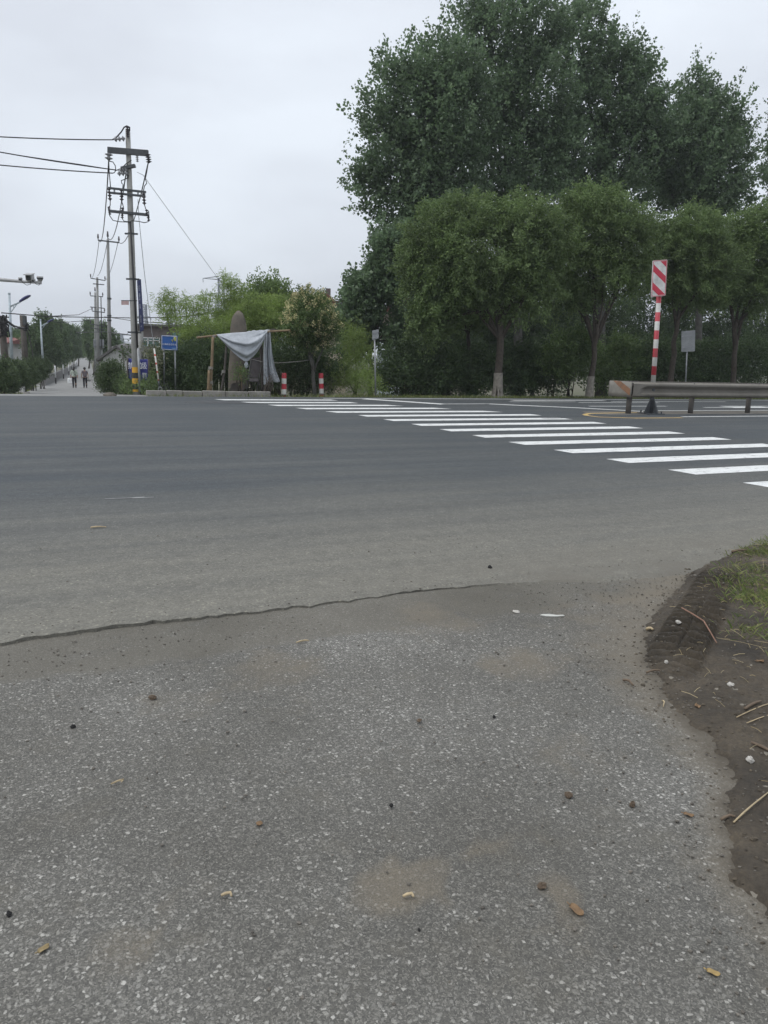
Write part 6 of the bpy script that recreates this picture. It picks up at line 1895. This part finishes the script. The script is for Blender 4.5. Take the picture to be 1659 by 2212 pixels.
def stick(x0, y0, x1, y1, r, mat, label, bend=.01, lift=.004):
    a, c = flat(x0, y0), flat(x1, y1); a.z, c.z = zat(a) + r + lift, zat(c) + r + lift
    md_ = a.lerp(c, .5) + Vector((bend, bend, .004)); md_.z = max(md_.z, zat(md_) + r)
    b = B(); b.tube([a, a.lerp(md_, .5) + Vector((0, 0, .002)), md_, md_.lerp(c, .5), c], [r, r * 1.1, r, r * .9, r * .7], 7, True, .15)
    return tag(b.build('twig', mat, None, True), label, 'twig', 'twigs scattered on the ground')
def leaf(x, y, w, ang, label, mat=None, curl=.25):
    p = flat(x, y); p.z = zat(p) + .002; m_ = mpp(p); l = w * m_ * .8
    rows = []
    for i in range(9):
        t = i / 8; ww = math.sin(math.pi * min(1, t * .95 + .05)) ** .7 * .32
        rows.append([Matrix.Rotation(R(ang), 3, 'Z') @ Vector(((t - .5) * l, s_ * ww * l, abs(s_) ** 2 * curl * l * .5 + .08 * l * math.sin(t * 7 + s_))) for s_ in (-1, -.5, 0, .5, 1)])
    b = B(); b.grid(rows); b.tube([Matrix.Rotation(R(ang), 3, 'Z') @ Vector((-.5 * l, 0, .004)), Matrix.Rotation(R(ang), 3, 'Z') @ Vector((-.75 * l, .03 * l, .006))], .0015, 5)
    o = b.build('dead_leaf', mat or lf_d, None, True); o.location = p
    so_ = o.modifiers.new('thickness', 'SOLIDIFY'); so_.thickness = .0012
    return tag(o, label, 'leaf', 'dead leaves on the ground')
gpb = 'loose lumps on the apron'
lump(158, 1576, 11, 9, st_d, 'dark lump of tar on the left of the apron', 'pebble', gpb)
lump(20, 1983, 14, 11, st_d, 'dark stone at the left frame edge low on the apron', 'pebble', gpb)
lump(845, 1747, 10, 8, st_d, 'black lump of tar in the middle of the apron', 'pebble', gpb)
lump(1058, 1233, 9, 7, st_d, 'black lump on the road edge above the apron joint', 'pebble', gpb)
lump(905, 1562, 13, 6, st_b, 'flat brown crumb of earth mid apron above the black tar lump', 'pebble', gpb)
lump(330, 1513, 18, 9, st_b, 'flat brown clod left of centre near the top of the apron', 'pebble', gpb)
lump(1228, 1725, 20, 11, st_b, 'brown clod with a raised rim on the right of the apron', 'pebble', gpb)
lump(1365, 1746, 13, 13, st_b, 'small brown clod left of the pair of curled leaves near the earth edge', 'pebble', gpb)
lump(1170, 1922, 22, 12, st_b, 'broad crushed clod above the large dry leaf on the apron', 'pebble', gpb)
lump(1067, 1554, 8, 6, st_d, 'tiny black lump right of the flat brown crumb', 'pebble', gpb)
lump(905, 2016, 7, 6, st_d, 'tiny black lump low in the middle of the apron', 'pebble', gpb)
lump(560, 1785, 14, 7, lf_d, 'reddish brown sliver left of the middle of the apron', 'pebble', gpb)
lump(1437, 1447, 10, 7, st_w, 'pale pebble at the foot of the tyre track', 'pebble', gpb)
lump(1462, 1373, 12, 7, st_w, 'white pebble lying in the tyre track', 'pebble', gpb)
lump(1575, 1505, 16, 8, st_w, 'white chip of stone on the bare earth', 'pebble', gpb)
lump(1618, 1658, 18, 14, st_w, 'white stone on the earth near the right frame edge', 'pebble', gpb)
lump(1115, 1325, 16, 4, st_w, 'thin white fragment on the apron joint', 'pebble', gpb)
p = flat(1193, 1333); b = B(); m_ = mpp(p)
b.prism([Vector((dx * m_, dy * m_ * 4, .004)) for dx, dy in ((-27, -.5), (-14, -1.8), (8, -1.6), (26, -.2), (24, 1.2), (10, .4), (-6, 1.6), (-22, .9))], Vector((0, 0, .004)))
o = b.build('paper_scrap', pm('dirty white paper', (.50, .50, .46), .8, bump=.1), None); o.location = p + Vector((0, 0, .005)); tag(o, 'torn flat white paper scrap on the apron near the joint', 'paper')
leaf(1245, 1975, 46, -52, 'large dry leaf on the lower right of the apron')
leaf(1540, 2110, 34, -25, 'yellowish curled leaf at the lower right corner of the apron', pm('yellow dry leaf', (.42, .30, .12), .8, c2=(.28, .2, .09), scale=40))
leaf(1487, 1767, 26, -20, 'small curled leaf close to the earth edge')
leaf(95, 2058, 34, 60, 'tan scrap of leaf at the lower left of the apron', pm('tan leaf', (.27, .21, .11), .85, scale=30))
leaf(1558, 1352, 26, 40, 'broad pale dead leaf on the earth beside the grass', pm('pale dead leaf', (.36, .28, .2), .85, scale=30))
leaf(1505, 1540, 24, 80, 'upright brown leaf on the earth near the apron corner')
leaf(1640, 1445, 22, 10, 'light brown leaf under the grass at the right edge')
stick(478, 1945, 500, 1947, .004, tw_l, 'short orange straw stub left of the middle, low on the apron')
stick(870, 1947, 893, 1948, .004, tw_l, 'short pale stub in the middle of the apron')
stick(240, 1702, 262, 1698, .003, tw_l, 'small bent pale straw at the left of the apron', .02)
stick(640, 1394, 668, 1390, .004, tw_l, 'pale straw lying just below the joint of road and apron')
stick(196, 1147, 230, 1146, .006, tw_l, 'pale straw lying on the dark road surface at the left')
stick(1345, 1476, 1367, 1488, .006, tw_d, 'dark twig left of the earth bulge')
stick(1395, 1460, 1425, 1461, .005, tw_d, 'dark thin twig across the tip of the earth bulge')
stick(1583, 1790, 1659, 1733, .003, tw_l, 'long pale reed stalk pointing into the right frame edge')
stick(1588, 1572, 1690, 1540, .0022, tw_l, 'long thin straw on the earth below the white chip', .02)
stick(1610, 1585, 1700, 1560, .002, tw_l, 'lower of two long thin straws at the right edge', .02)
stick(1468, 1352, 1545, 1412, .004, pm('reddish stalk', (.24, .14, .10), .9, scale=30), 'reddish bent stalk across the bare earth', .05, .022)
stick(1580, 1201, 1612, 1200, .011, tw_d, 'thick dark stick at the tip of the grass')
stick(1605, 1560, 1640, 1545, .006, tw_d, 'forked grey stick on the earth near the right edge')
stick(1620, 1625, 1700, 1665, .006, tw_d, 'thick brown stick slanting into the right frame edge')
stick(1395, 1366, 1410, 1368, .008, tw_l, 'short orange chip beside the tyre track')
stick(1556, 1780, 1586, 1781, .005, tw_d, 'dark splinter on the edge of the earth')
stick(1430, 1520, 1432, 1533, .003, tw_l, 'short thin stem standing across the apron corner')

# ---- haze
if 1:
    hz_m = bpy.data.materials.new('pale air'); hz_m.use_nodes = True
    nd, lk = hz_m.node_tree.nodes, hz_m.node_tree.links
    nd.clear()
    out = nd.new('ShaderNodeOutputMaterial'); pv = nd.new('ShaderNodeVolumePrincipled')
    pv.inputs['Color'].default_value = (0.86, 0.90, 0.96, 1)
    pv.inputs['Density'].default_value = 0.0006
    pv.inputs['Anisotropy'].default_value = 0.2
    lk.new(pv.outputs['Volume'], out.inputs['Volume'])
    b = B(); b.box((0, 380, 22), (1500, 960, 58))
    tag(b.build('haze', hz_m), kind='stuff')
